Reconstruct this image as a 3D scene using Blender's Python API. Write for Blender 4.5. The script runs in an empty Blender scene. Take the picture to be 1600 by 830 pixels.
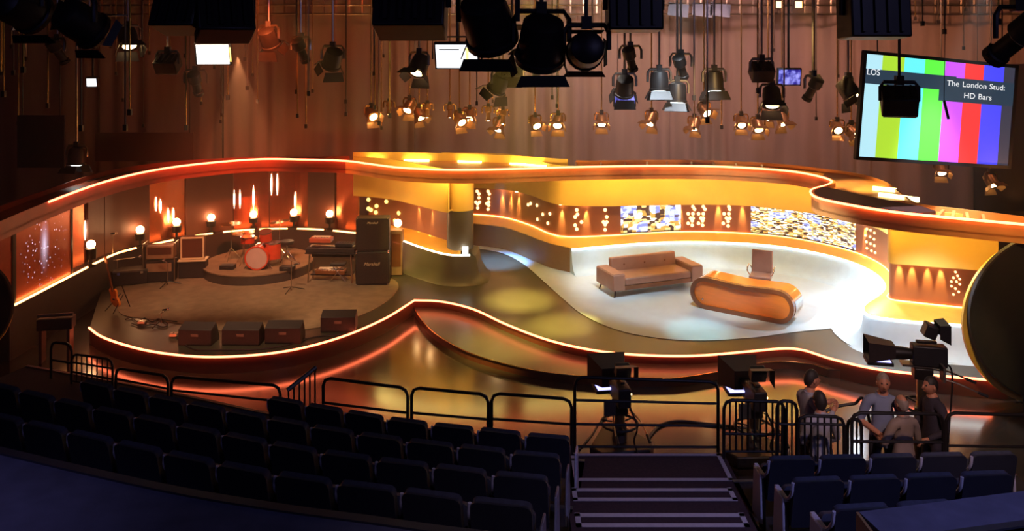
import bpy, bmesh, math, random
from mathutils import Vector, Matrix
random.seed(11)
R = math.radians
scene = bpy.context.scene
C = scene.collection
# ---------------------------------------------------------------- camera
F_PX, H_CAM, Y_HOR = 1250.0, 6.0, 70.0        # focal length in px of a 1600 px frame, eye height, horizon row
cam_d = bpy.data.cameras.new('camera'); cam = bpy.data.objects.new('camera', cam_d); C.objects.link(cam)
cam.location = (0, 0, H_CAM); cam.rotation_euler = (R(90), 0, 0)
cam_d.sensor_width = 36; cam_d.lens = F_PX / 1600 * 36
cam_d.shift_y = -(415 - Y_HOR) / 1600
cam_d.clip_end = 200
scene.camera = cam
# ---------------------------------------------------------------- world and exposure
w = bpy.data.worlds.new('world'); scene.world = w; w.use_nodes = True
w.node_tree.nodes['Background'].inputs[0].default_value = (0.02, 0.012, 0.016, 1)
w.node_tree.nodes['Background'].inputs[1].default_value = 0.12
vs = scene.view_settings
vs.view_transform = 'Standard'; vs.look = 'None'; vs.gamma = 1; vs.exposure = 0.3; vs.use_curve_mapping = False
scene.cycles.use_denoising = True
scene.cycles.max_bounces = 6; scene.cycles.diffuse_bounces = 3; scene.cycles.glossy_bounces = 3
scene.cycles.transmission_bounces = 4; scene.cycles.volume_bounces = 0
scene.cycles.sample_clamp_indirect = 6; scene.cycles.sample_clamp_direct = 0
scene.cycles.caustics_reflective = False; scene.cycles.caustics_refractive = False

# ---------------------------------------------------------------- studio lights (rig beams, house lights and added spots)
def aim(o, target):
    d = Vector(target) - o.location
    o.rotation_euler = d.to_track_quat('-Z', 'Y').to_euler()
def spot(name, loc, target, power, color, angle, blend=0.6, size=0.12):
    l = bpy.data.lights.new(name, 'SPOT'); l.energy = power; l.color = color
    l.spot_size = R(angle); l.spot_blend = blend; l.shadow_soft_size = size
    o = bpy.data.objects.new(name, l); C.objects.link(o); o.location = loc; aim(o, target); return o
def area(name, loc, target, power, color, sx, sy):
    l = bpy.data.lights.new(name, 'AREA'); l.energy = power; l.color = color; l.shape = 'RECTANGLE'; l.size = sx; l.size_y = sy
    o = bpy.data.objects.new(name, l); C.objects.link(o); o.location = loc; aim(o, target); return o
WHITE = (1.0, 0.96, 0.90); COOL = (0.72, 0.87, 1.0); WARM = (1.0, 0.72, 0.42); AMBER = (1.0, 0.62, 0.16); YEL = (1.0, 0.80, 0.16)
# key light on the interview area
spot('key_light', (3.0, 14.0, 7.3), (3.6, 18.4, 0.4), 1250, COOL, 38)
spot('key_light', (-1.6, 10.3, 7.2), (7.6, 16.9, 0.5), 7500, (0.80, 0.91, 1.0), 16, 0.9)
spot('key_light', (7.8, 13.0, 7.3), (7.3, 15.2, 0.3), 2600, COOL, 30, 0.8)
spot('wing_rim_light', (6.3, 10.6, 5.6), (7.9, 13.4, 0.6), 500, (1.0, 0.72, 0.2), 12, 0.8)
spot('canopy_fill', (7.35, 17.0, 2.7), (7.2, 16.9, 0.3), 300, COOL, 130, 0.8, 0.1)  # unseen spots added under the canopy to whiten the floor
spot('canopy_fill', (7.3, 13.9, 2.65), (7.3, 13.8, 0.3), 150, (0.65, 0.82, 1.0), 130, 0.8, 0.1)
spot('sofa_light', (1.6, 15.0, 7.3), (2.6, 19.0, 0.6), 1000, WHITE, 22)
spot('desk_light', (5.4, 12.8, 7.3), (4.9, 17.0, 0.8), 1300, WARM, 13)
spot('dado_light', (2.2, 16.0, 7.3), (2.0, 19.8, 0.6), 650, (0.62, 0.82, 1.0), 20, 0.9)
spot('dado_light', (6.0, 16.6, 7.3), (5.2, 20.4, 0.7), 800, (0.55, 0.80, 1.0), 26, 0.9)
spot('cyan_pool', (3.2, 13.2, 7.3), (3.7, 15.9, 0.3), 1500, (0.40, 0.95, 1.0), 13, 0.9)
spot('yellow_pool', (0.3, 14.2, 7.3), (0.17, 17.8, 0.3), 26000, YEL, 14, 1.0)
spot('yellow_pool', (0.7, 13.0, 7.3), (1.0, 16.25, 0.3), 19000, YEL, 12.5, 1.0)
spot('yellow_pool', (-0.2, 12.2, 7.3), (-0.15, 15.6, 0.2), 10000, YEL, 18, 1.0)
spot('wing_light', (-2.6, 15.0, 7.3), (-2.4, 19.6, 0.4), 1900, YEL, 13, 0.8)
spot('blue_pool', (-0.28, 20.0, 2.68), (-0.36, 20.95, 0.3), 2600, (0.20, 0.46, 1.0), 42, 1.0)
# amber wash on the canopy front and the gold wall
for x, tx, p in ((-3.4, -2.6, 900), (0.2, 1.0, 900), (3.6, 4.0, 1000), (7.0, 8.6, 700)):
    spot('amber_wash', (x, 12.4 if x < 6 else 9.0, 6.4), (tx, 19.8 if x < 6 else 13.9, 2.5), p, (1.0, 0.60, 0.20), 34, 1.0)
spot('ring_light', (5.4, 15.4, 7.4), (7.5, 17.1, 3.0), 3500, (1.0, 0.66, 0.26), 20, 0.9)
spot('ring_light', (8.4, 11.6, 7.0), (8.4, 14.2, 3.0), 350, (1.0, 0.60, 0.22), 24, 0.9)
# band stage
spot('band_light', (-5.0, 13.4, 7.3), (-5.6, 17.6, 0.3), 2000, (1.0, 0.62, 0.34), 52, 0.9)
spot('band_light', (-7.0, 17.6, 7.3), (-6.2, 20.0, 0.4), 480, (1.0, 0.55, 0.3), 44, 0.9)
spot('red_wash', (-4.6, 14.0, 7.3), (-6.6, 21.5, 2.0), 3000, (1.0, 0.16, 0.04), 46, 1.0)
# curtain washes
for x, p, c in ((-14, 14, (1, .12, .02)), (-9.5, 80, (1, .11, .02)), (-5, 120, (1, .12, .02)), (-1, 270, (1, .42, .26)), (3.0, 600, (1, .54, .42)),
                (7.0, 600, (1, .52, .48)), (11.0, 470, (1, .42, .26)), (15.5, 330, (1, .34, .14))):
    spot('curtain_wash', (x, 20.8, 8.3), (x, 25.6, 3.4), p*1.5, c, 100, 1.0, 0.3)
# two beams that show in the haze above the canopy
spot('haze_beam', (-7.95, 23.2, 5.65), (-7.7, 23.2, 1.0), 4200, (1.0, 0.40, 0.17), 46, 0.25, 0.03)
spot('haze_beam', (7.0, 21.6, 4.0), (8.2, 21.9, 2.6), 60, (1.0, 0.8, 0.7), 30, 0.5, 0.03)
spot('haze_beam', (4.8, 21.0, 4.9), (4.9, 21.2, 2.0), 90, (0.8, 0.95, 0.95), 26, 0.5, 0.03)
# amber uplights added unseen to warm the poles, and an added walkway spot
for x, y, p in ((-10.5, 19.0, 70), (-6.0, 21.2, 60), (-2.0, 20.6, 80), (3.0, 20.0, 170), (6.2, 19.6, 150), (9.0, 14.2, 110)):
    spot('added_uplight', (x, y, 3.15), (x, y + 2.4, 7.6), p, (1.0, 0.45, 0.15), 95, 1.0, 0.05)
spot('walkway_light', (2.5, 21.5, 8.4), (2.8, 24.6, 7.3), 260, (1.0, 0.85, 0.7), 110, 1.0, 0.1)
# house lights over the audience, behind and above the seats
area('house_light', (5.2, 0.6, 8.6), (3.6, 6.2, 2.2), 60, (0.42, 0.42, 1.0), 1.6, 1.0)
spot('house_spot', (5.6, 1.6, 8.6), (3.5, 5.6, 2.5), 950, (0.40, 0.40, 1.0), 44, 1.0)
spot('house_spot', (-4.6, 1.0, 8.6), (-4.2, 4.4, 2.8), 500, (0.44, 0.38, 0.9), 34, 1.0)
spot('house_spot', (0.4, 1.6, 8.6), (0.6, 5.6, 2.2), 230, (0.85, 0.62, 0.80), 34, 1.0)
area('house_light', (-5.2, 1.2, 8.6), (-4.8, 4.8, 2.6), 18, (0.36, 0.34, 1.0), 1.0, 1.0)
spot('crew_light', (4.2, 3.0, 8.6), (5.0, 10.2, 1.2), 1200, (1.0, 0.64, 0.52), 24, 0.9)

# ---------------------------------------------------------------- pixel <-> place
def P(x, y, z):
    """the place at height z that the photograph shows at pixel x, y"""
    Y = F_PX * (H_CAM - z) / (y - Y_HOR)
    return Vector(((x - 800) / F_PX * Y, Y, z))
def PD(x, y, Y):
    return Vector(((x - 800) / F_PX * Y, Y, H_CAM - (y - Y_HOR) / F_PX * Y))
def px(v):
    return 800 + v[0] / v[1] * F_PX
def spline(pts, n=12):
    """Catmull-Rom through the points"""
    pts = [Vector(p) for p in pts]; out = []
    for i in range(len(pts) - 1):
        p1, p2 = pts[i], pts[i+1]
        p0 = pts[i-1] if i > 0 else p1 * 2 - p2
        p3 = pts[i+2] if i + 2 < len(pts) else p2 * 2 - p1
        for k in range(n):
            t = k / n
            out.append(0.5 * ((2*p1) + (p2-p0)*t + (2*p0-5*p1+4*p2-p3)*t*t + (3*p1-p0-3*p2+p3)*t**3))
    out.append(pts[-1]); return out
def curve(pl, z, n=8):
    c = spline([P(x, y, z) for x, y in pl], n)
    return [Vector((p.x, p.y)) for p in c]
def normals(path):
    ns = []
    for i in range(len(path)):
        a = path[max(0, i-1)]; b = path[min(len(path)-1, i+1)]
        d = (Vector(b[:2]) - Vector(a[:2])); d.normalize() if d.length > 1e-9 else None
        ns.append(Vector((-d.y, d.x)))          # left hand of the walking direction: away from the camera for a left-to-right path
    return ns
def offset(path, d):
    return [p + n * d for p, n in zip(path, normals(path))]
def resample(path, step):
    L = [0]
    for a, b in zip(path, path[1:]): L.append(L[-1] + (b - a).length)
    n = max(1, round(L[-1] / step)); out = []; j = 0
    for i in range(n + 1):
        s = L[-1] * i / n
        while j < len(L) - 2 and L[j+1] < s: j += 1
        t = (s - L[j]) / max(1e-9, L[j+1] - L[j]); out.append(path[j].lerp(path[j+1], t))
    return out
def along(path, dists):
    """points and unit directions at the given distances along a path"""
    L = [0]
    for a, b in zip(path, path[1:]): L.append(L[-1] + (b - a).length)
    res = []
    for s in dists:
        s = min(max(s, 0), L[-1]); j = 0
        while j < len(L) - 2 and L[j+1] < s: j += 1
        t = (s - L[j]) / max(1e-9, L[j+1] - L[j]); d = (path[j+1] - path[j]).normalized()
        res.append((path[j].lerp(path[j+1], t), d))
    return res
def length(path): return sum((b - a).length for a, b in zip(path, path[1:]))
def cut_px(path, x0, x1):
    """the stretch of a path seen between two image columns"""
    out = []
    for a, b in zip(path, path[1:]):
        for k in range(6):
            p = a.lerp(b, k / 6)
            if x0 <= px(p) <= x1: out.append(p)
    return out
def at_px(path, x):
    best = min(((abs(px(a.lerp(b, k/8)) - x), a.lerp(b, k/8), (b - a).normalized()) for a, b in zip(path, path[1:]) for k in range(8)), key=lambda q: q[0])
    return best[1], best[2]

# ---------------------------------------------------------------- mesh builder
def rotz(a): return Matrix.Rotation(a, 4, 'Z')
def frame(d, up=(0, 0, 1)):
    """4x4 whose local +Z points along d"""
    z = Vector(d).normalized(); u = Vector(up)
    if abs(z.dot(u.normalized())) > 0.999: u = Vector((0, 1, 0))
    x = u.cross(z).normalized(); y = z.cross(x)
    return Matrix(((x.x, y.x, z.x, 0), (x.y, y.y, z.y, 0), (x.z, y.z, z.z, 0), (0, 0, 0, 1)))
def T(*v): return Matrix.Translation(Vector(v) if len(v) == 3 else Vector(v[0]))
BASE = {}
class MB:
    def __init__(s): s.v = []; s.f = []
    def add(s, vs, fs, M=None):
        o = len(s.v); s.v += [(M @ Vector(v)) if M else Vector(v) for v in vs]; s.f += [tuple(i + o for i in f) for f in fs]; return s
    def box(s, c, d, M=None, taper=1.0):
        x, y, z = d[0]/2, d[1]/2, d[2]/2; c = Vector(c)
        vs = [c + Vector((sx*x*(taper if sz > 0 else 1), sy*y*(taper if sz > 0 else 1), sz*z)) for sz in (-1, 1) for sx, sy in ((-1,-1),(1,-1),(1,1),(-1,1))]
        return s.add(vs, [(3,2,1,0),(4,5,6,7),(0,1,5,4),(1,2,6,5),(2,3,7,6),(3,0,4,7)], M)
    def cyl(s, a, b, r0, r1=None, n=12, M=None, caps=True):
        a, b = Vector(a), Vector(b); r1 = r0 if r1 is None else r1; fr = frame(b - a).to_3x3(); vs = []
        for p, r in ((a, r0), (b, r1)):
            vs += [p + fr @ Vector((r*math.cos(2*math.pi*i/n), r*math.sin(2*math.pi*i/n), 0)) for i in range(n)]
        fs = [(i, (i+1) % n, n + (i+1) % n, n + i) for i in range(n)]
        if caps: fs += [tuple(range(n-1, -1, -1)), tuple(range(n, 2*n))]
        return s.add(vs, fs, M)
    def tube(s, pts, r, n=8, M=None, closed=False):
        pts = [Vector(p) for p in pts]; m = len(pts); vs = []; up = Vector((0, 0, 1)); prev = None
        for i, p in enumerate(pts):
            a = pts[(i-1) % m] if closed else pts[max(0, i-1)]; b = pts[(i+1) % m] if closed else pts[min(m-1, i+1)]
            d = (b - a).normalized()
            if prev is None:
                u = up if abs(d.z) < 0.95 else Vector((0, 1, 0)); x = u.cross(d).normalized()
            else:
                x = (prev - d * prev.dot(d)).normalized()
            prev = x; y = d.cross(x); rr = r[i] if isinstance(r, (list, tuple)) else r
            vs += [p + x*(rr*math.cos(2*math.pi*k/n)) + y*(rr*math.sin(2*math.pi*k/n)) for k in range(n)]
        fs = []
        for i in range(m if closed else m - 1):
            j = (i + 1) % m; fs += [(i*n+k, i*n+(k+1) % n, j*n+(k+1) % n, j*n+k) for k in range(n)]
        if not closed: fs += [tuple(range(n-1, -1, -1)), tuple(range((m-1)*n, m*n))]
        return s.add(vs, fs, M)
    def lathe(s, prof, n=24, M=None, cap0=True, cap1=True):
        vs = [(r*math.cos(2*math.pi*i/n), r*math.sin(2*math.pi*i/n), z) for r, z in prof for i in range(n)]; m = len(prof)
        fs = [(j*n+i, j*n+(i+1) % n, (j+1)*n+(i+1) % n, (j+1)*n+i) for j in range(m-1) for i in range(n)]
        if cap0: fs.append(tuple(range(n-1, -1, -1)))
        if cap1: fs.append(tuple(range((m-1)*n, m*n)))
        return s.add(vs, fs, M)
    def sweep(s, path, prof, closed=True, M=None):
        """profile of (offset to the back, height) swept along a plan path"""
        ns = normals(path); m = len(prof); vs = []
        for p, nn in zip(path, ns): vs += [(p.x + nn.x*o, p.y + nn.y*o, z) for o, z in prof]
        fs = []; kk = m if closed else m - 1
        for i in range(len(path) - 1):
            fs += [(i*m+k, (i+1)*m+k, (i+1)*m+(k+1) % m, i*m+(k+1) % m) for k in range(kk)]
        if closed: fs += [tuple(range(m-1, -1, -1)), tuple(range((len(path)-1)*m, len(path)*m))]
        return s.add(vs, fs, M)
    def prism(s, poly, z0, z1, M=None):
        n = len(poly); vs = [(p[0], p[1], z0) for p in poly] + [(p[0], p[1], z1) for p in poly]
        return s.add(vs, [tuple(range(n-1, -1, -1)), tuple(range(n, 2*n))] + [(i, (i+1) % n, n+(i+1) % n, n+i) for i in range(n)], M)
    def ribbon(s, A, B, z0, z1):
        """slab between two paths of the same point count"""
        n = len(A); vs = [(p.x, p.y, z1) for p in A] + [(p.x, p.y, z1) for p in B] + [(p.x, p.y, z0) for p in A] + [(p.x, p.y, z0) for p in B]
        fs = []
        for i in range(n-1):
            fs += [(i, i+1, n+i+1, n+i), (2*n+i, 3*n+i, 3*n+i+1, 2*n+i+1), (i, 2*n+i, 2*n+i+1, i+1), (n+i, n+i+1, 3*n+i+1, 3*n+i)]
        fs += [(0, n, 3*n, 2*n), (n-1, 3*n-1, 4*n-1, 2*n-1)]
        return s.add(vs, fs)
    def sphere(s, c, r, n=12, m=8, M=None, sc=(1, 1, 1)):
        prof = [(max(1e-4, math.sin(math.pi*j/m)), -math.cos(math.pi*j/m)) for j in range(m+1)]
        MM = T(c) @ Matrix.Diagonal((r*sc[0], r*sc[1], r*sc[2], 1))
        return s.lathe(prof, n, (M @ MM) if M else MM)
    def build(s, name, mat, parent=None, bevel=0, world=False, smooth=38):
        vs = s.v
        if world and parent is not None: inv = BASE[parent.name].inverted(); vs = [inv @ v for v in vs]
        me = bpy.data.meshes.new(name); me.from_pydata([tuple(v) for v in vs], [], s.f); me.update()
        bm = bmesh.new(); bm.from_mesh(me); bmesh.ops.recalc_face_normals(bm, faces=bm.faces); bm.to_mesh(me); bm.free()
        if smooth:
            me.shade_smooth(); me.set_sharp_from_angle(angle=R(smooth))
        if mat: me.materials.append(M_[mat] if isinstance(mat, str) else mat)
        o = bpy.data.objects.new(name, me); C.objects.link(o)
        if parent is not None: o.parent = parent
        if bevel:
            b = o.modifiers.new('bevel', 'BEVEL'); b.width = bevel; b.segments = 2; b.limit_method = 'ANGLE'; b.angle_limit = R(40)
        return o
def tag(o, label=None, cat=None, group=None, kind=None):
    if label: o['label'] = label
    if cat: o['category'] = cat
    if group: o['group'] = group
    if kind: o['kind'] = kind
    return o
def thing(name, label, cat, loc=(0, 0, 0), rz=0, group=None, kind=None):
    o = bpy.data.objects.new(name, None); C.objects.link(o); o.empty_display_size = 0.1
    o.location = loc; o.rotation_euler = (0, 0, rz); BASE[o.name] = T(loc) @ rotz(rz)
    return tag(o, label, cat, group, kind)
def kids(o): return [c for c in bpy.data.objects if c.parent == o]
def dup(o, parent=None):
    c = o.copy(); C.objects.link(c); c.parent = parent
    for ch in o.children: dup(ch, c)
    return c
def text_mesh(name, body, size, mat, parent, M, shear=0, extrude=0.0, align='CENTER'):
    cu = bpy.data.curves.new(name, 'FONT'); cu.body = body; cu.size = size; cu.shear = shear; cu.align_x = align; cu.align_y = 'CENTER'; cu.extrude = extrude
    t = bpy.data.objects.new(name, cu); C.objects.link(t)
    me = bpy.data.meshes.new_from_object(t.evaluated_get(bpy.context.evaluated_depsgraph_get()))
    bpy.data.objects.remove(t); me.transform(M); me.materials.clear(); me.materials.append(M_[mat])
    o = bpy.data.objects.new(name, me); C.objects.link(o); o.parent = parent; return o
def nth(i):
    return ORD[i] if i < 24 else TEN[(i + 1)//10] + ('ieth' if (i + 1) % 10 == 0 else 'y-' + ORD[i % 10]) if True else ''
TEN = ['', '', 'twent', 'thirt', 'fort', 'fift', 'sixt', 'sevent']
ORD = ['first', 'second', 'third', 'fourth', 'fifth', 'sixth', 'seventh', 'eighth', 'ninth', 'tenth', 'eleventh', 'twelfth', 'thirteenth', 'fourteenth',
       'fifteenth', 'sixteenth', 'seventeenth', 'eighteenth', 'nineteenth', 'twentieth', 'twenty-first', 'twenty-second', 'twenty-third', 'twenty-fourth']

# ---------------------------------------------------------------- materials
M_ = {}
def mat(name, col, rough=0.6, metal=0.0, var=0.12, scale=6.0, bump=0.0, spec=0.5, stretch=(1, 1, 1), coat=0.0, ior=1.5, aniso=None):
    m = bpy.data.materials.new(name); m.use_nodes = True; nt = m.node_tree; N = nt.nodes; L = nt.links; b = N['Principled BSDF']
    b.inputs['Roughness'].default_value = rough; b.inputs['Metallic'].default_value = metal
    b.inputs['Specular IOR Level'].default_value = spec; b.inputs['IOR'].default_value = ior; b.inputs['Coat Weight'].default_value = coat
    tc = N.new('ShaderNodeTexCoord'); mp = N.new('ShaderNodeMapping'); mp.inputs['Scale'].default_value = stretch
    no = N.new('ShaderNodeTexNoise'); no.inputs['Scale'].default_value = scale; no.inputs['Detail'].default_value = 4
    L.new(tc.outputs['Object'], mp.inputs[0]); L.new(mp.outputs[0], no.inputs['Vector'])
    cr = N.new('ShaderNodeValToRGB')
    cr.color_ramp.elements[0].position = 0.3; cr.color_ramp.elements[1].position = 0.7
    cr.color_ramp.elements[0].color = [c*(1-var) for c in col] + [1]; cr.color_ramp.elements[1].color = [min(1, c*(1+var)) for c in col] + [1]
    L.new(no.outputs['Fac'], cr.inputs[0]); L.new(cr.outputs[0], b.inputs['Base Color'])
    if bump:
        bp = N.new('ShaderNodeBump'); bp.inputs['Strength'].default_value = bump; bp.inputs['Distance'].default_value = 0.02
        L.new(no.outputs['Fac'], bp.inputs['Height']); L.new(bp.outputs[0], b.inputs['Normal'])
    if aniso is not None:
        tg = N.new('ShaderNodeTangent'); tg.direction_type = 'RADIAL'; tg.axis = 'Z'; L.new(tg.outputs[0], b.inputs['Tangent'])
        b.inputs['Anisotropic'].default_value = aniso; b.inputs['Anisotropic Rotation'].default_value = 0.25
    M_[name] = m; return m
def emis(name, col, strength):
    m = bpy.data.materials.new(name); m.use_nodes = True; b = m.node_tree.nodes['Principled BSDF']
    b.inputs['Base Color'].default_value = [c*0.5 for c in col] + [1]; b.inputs['Emission Color'].default_value = list(col) + [1]
    b.inputs['Emission Strength'].default_value = strength; b.inputs['Roughness'].default_value = 0.4
    M_[name] = m; return m
def lin(r, g, b): return tuple((c/255/12.92 if c/255 <= 0.04045 else ((c/255+0.055)/1.055)**2.4) for c in (r, g, b))

mat('studio_floor', (0.035, 0.022, 0.016), 0.15, var=0.25, scale=2.5, spec=1.0, ior=1.6)
mat('stage_dark', (0.040, 0.035, 0.023), 0.34, var=0.15, scale=3, spec=0.6)
mat('stage_side', (0.14, 0.035, 0.02), 0.35, var=0.1)
mat('stage_pale', (0.50, 0.59, 0.64), 0.45, var=0.05, scale=3)
mat('carpet', (0.21, 0.135, 0.08), 0.95, var=0.2, scale=4, bump=0.2)
mat('dado_brown', (0.20, 0.10, 0.045), 0.5, var=0.08)
mat('dado_white', (0.50, 0.63, 0.72), 0.5, var=0.05)
mat('dado_dark', (0.06, 0.045, 0.04), 0.5, var=0.1)
mat('wing_olive', (0.10, 0.09, 0.06), 0.4, var=0.2, scale=1.2)
mat('shelf_yellow', (0.80, 0.44, 0.07), 0.45, var=0.06)
mat('bulkhead_yellow', (0.78, 0.50, 0.10), 0.5, var=0.06, scale=2)
mat('recess_brown', (0.30, 0.10, 0.035), 0.45, var=0.12, scale=2)
mat('header_orange', (0.80, 0.33, 0.09), 0.45, var=0.12, scale=2.5)
mat('header_red', (0.40, 0.06, 0.02), 0.45, var=0.15, scale=2.5)
mat('header_black', (0.05, 0.012, 0.01), 0.5, var=0.2, scale=2.5)
mat('panel_brown', (0.11, 0.035, 0.018), 0.55, var=0.1, scale=1.5)
mat('foil_copper', (0.50, 0.15, 0.07), 0.24, 0.9, var=0.1, scale=9, stretch=(0.25, 0.25, 7), aniso=0.97)
mat('glass_red', (0.5, 0.12, 0.06), 0.22, 0.3, var=0.1)
mat('drape', (0.30, 0.22, 0.19), 0.95, var=0.12, scale=1.5, stretch=(2, 2, 0.2))
mat('drape_black', (0.012, 0.006, 0.006), 0.95, var=0.3)
mat('shell_black', (0.012, 0.009, 0.009), 0.9, var=0.3)
mat('wood_desk', (0.82, 0.22, 0.028), 0.2, var=0.07, scale=3, stretch=(1, 6, 6), coat=0.4)
mat('wood_dark', (0.20, 0.065, 0.022), 0.25, var=0.15, scale=4, coat=0.3)
mat('leather', (0.34, 0.17, 0.11), 0.42, var=0.1, scale=5)
mat('chrome', (0.75, 0.76, 0.78), 0.12, 1.0, var=0.03)
mat('steel', (0.45, 0.38, 0.30), 0.3, 1.0, var=0.1)
mat('brass', (0.85, 0.55, 0.20), 0.25, 1.0, var=0.1)
mat('black_metal', (0.018, 0.013, 0.012), 0.45, 0.3, var=0.2)
mat('black_plastic', (0.015, 0.013, 0.016), 0.5, var=0.2)
mat('grey_metal', (0.13, 0.115, 0.10), 0.4, 0.5, var=0.15)
mat('cab_black', (0.022, 0.013, 0.014), 0.6, var=0.2, scale=30)
mat('grille', (0.030, 0.014, 0.012), 0.8, var=0.4, scale=60)
mat('amp_tan', (0.36, 0.20, 0.11), 0.6, var=0.15)
mat('cream', (0.75, 0.58, 0.36), 0.5, var=0.06)
mat('drum_red', (0.50, 0.06, 0.025), 0.2, var=0.1, coat=0.5)
mat('drum_head', (0.42, 0.32, 0.31), 0.6, var=0.06)
mat('keys_white', (0.75, 0.65, 0.52), 0.4, var=0.03)
mat('kb_red', (0.45, 0.10, 0.05), 0.35, var=0.06)
mat('seat_fabric', (0.030, 0.032, 0.055), 0.85, var=0.2, scale=25)
mat('seat_plastic', (0.40, 0.38, 0.46), 0.45, var=0.06)
mat('seat_shell', (0.020, 0.020, 0.030), 0.5, var=0.15)
mat('parapet_blue', (0.070, 0.070, 0.115), 0.9, var=0.18, scale=5, bump=0.15)
mat('step_carpet', (0.040, 0.016, 0.020), 0.95, var=0.25, scale=30)
mat('step_tape', (0.50, 0.42, 0.42), 0.7, var=0.08, scale=20)
mat('deck_black', (0.02, 0.015, 0.018), 0.8, var=0.2)
mat('skin', (0.56, 0.23, 0.13), 0.5, var=0.06)
mat('hair_dark', (0.03, 0.02, 0.016), 0.6, var=0.3, scale=40)
mat('hair_grey', (0.30, 0.22, 0.18), 0.6, var=0.2, scale=40)
mat('shirt_blue', (0.24, 0.27, 0.40), 0.8, var=0.08)
mat('shirt_white', (0.38, 0.36, 0.42), 0.8, var=0.08)
mat('shirt_brown', (0.28, 0.20, 0.17), 0.8, var=0.08)
mat('cloth_dark', (0.04, 0.03, 0.045), 0.85, var=0.15)
mat('trousers', (0.035, 0.035, 0.055), 0.85, var=0.15)
mat('gel_blue', (0.16, 0.24, 0.38), 0.4, var=0.1)
emis('neon_red', (1.0, 0.155, 0.06), 9.0)
emis('neon_amber', (1.0, 0.36, 0.10), 8.0)
emis('neon_white', (1.0, 0.88, 0.66), 7.0)
emis('led_white', (1.0, 0.96, 0.90), 6.0)
emis('cove_amber', (1.0, 0.50, 0.12), 9.0)
emis('cove_yellow', (1.0, 0.76, 0.20), 26.0)
emis('lit_face_glow', (1.0, 0.80, 0.30), 4.0)
mat('amber_lit_metal', (0.42, 0.22, 0.09), 0.35, 0.7, var=0.15)  # amber light on the far lamps put into the base colour
emis('dot_warm', (1.0, 0.60, 0.25), 2.6)
emis('dot_yellow', (1.0, 0.72, 0.16), 2.2)
emis('bulb', (1.0, 0.48, 0.20), 30.0)
emis('lens_warm', (1.0, 0.62, 0.26), 22.0)
emis('lens_cool', (0.85, 1.0, 0.96), 16.0)
emis('glint_glow', (1.0, 0.66, 0.42), 8.0)  # glow of the shaped reflections on the foil
emis('screen_white', (0.95, 0.97, 1.0), 1.6)
emis('ink_white', (0.85, 0.88, 0.9), 0.9)
emis('pilot_blue', (0.3, 0.3, 1.0), 3.0)
# ================================================================ studio shell
def struct(name, mb, m): return tag(mb.build(name, m), kind='structure')
struct('floor', MB().box((0, 13, -0.1), (40, 36, 0.2)), 'studio_floor')
struct('wall_back', MB().box((0, 27.1, 4.5), (40, 0.2, 9)), 'shell_black')
struct('wall_left', MB().box((-18.1, 13, 4.5), (0.2, 28, 9)), 'shell_black')
struct('wall_right', MB().box((18.1, 13, 4.5), (0.2, 28, 9)), 'shell_black')
struct('ceiling', MB().box((0, 13, 9.1), (40, 36, 0.2)), 'shell_black')
# pleated studio curtain in front of the back wall
def pleats(x0, x1, y, step=0.07, amp=0.10):
    pts = []; x = x0; ph = 0
    while x < x1:
        ph += step * (7 + 4*math.sin(x*1.3) + 2*math.sin(x*3.1))
        pts.append(Vector((x, y + amp*math.sin(ph) + 0.25*math.sin(x*0.35)))); x += step
    return pts
for (x0, x1, lb) in ((-17.6, -9.2, 'leftmost dark red pleated studio curtain behind the band stage'), (-9.25, -3.05, 'reddish brown pleated curtain behind the drum kit side of the set'),
                     (-3.1, 5.15, 'mauve brown pleated curtain behind the middle of the set'), (5.1, 11.35, 'mauve pleated curtain behind the right half of the set'),
                     (11.3, 17.6, 'rust brown pleated curtain behind the colour bar screen')):
    t = thing('studio_curtain', lb, 'curtain', ((x0+x1)/2, 25.6, 0), group='pleated curtains along the back wall')
    pth = pleats(x0, x1, 25.6)
    MB().sweep(pth, [(-0.01, 0.02), (-0.01, 8.0), (0.01, 8.0), (0.01, 0.02)]).build('drape', 'drape', t, world=True, smooth=60)
    MB().cyl((x0, 25.6, 8.06), (x1, 25.6, 8.06), 0.035).build('curtain_track', 'grey_metal', t, world=True)
# black masking flats hanging at the left
for (x0, y0, x1, y1, Y, lb) in ((28, 180, 101, 262, 17.5, 'black masking flat hanging at the far left above the panels'),
                                (150, 207, 302, 252, 23.4, 'dark red masking board behind the left end of the canopy'),
                                (1522, 100, 1640, 330, 23.8, 'dark brown masking drape behind the right end of the canopy')):
    a = PD(x0, y0, Y); b = PD(x1, y1, Y)
    t = thing('masking_flat', lb, 'masking flat', ((a.x+b.x)/2, Y, b.z), group='hanging masking flats')
    MB().box(((a.x+b.x)/2, Y, (a.z+b.z)/2), (b.x-a.x, 0.06, a.z-b.z)).build('board', 'drape_black' if x0 != 150 else 'panel_brown', t, world=True)
    for xx in (a.x+0.1, b.x-0.1): MB().cyl((xx, Y, a.z), (xx, Y, 8.9), 0.012, n=6).build('hanging_wire', 'black_metal', t, world=True)

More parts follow.
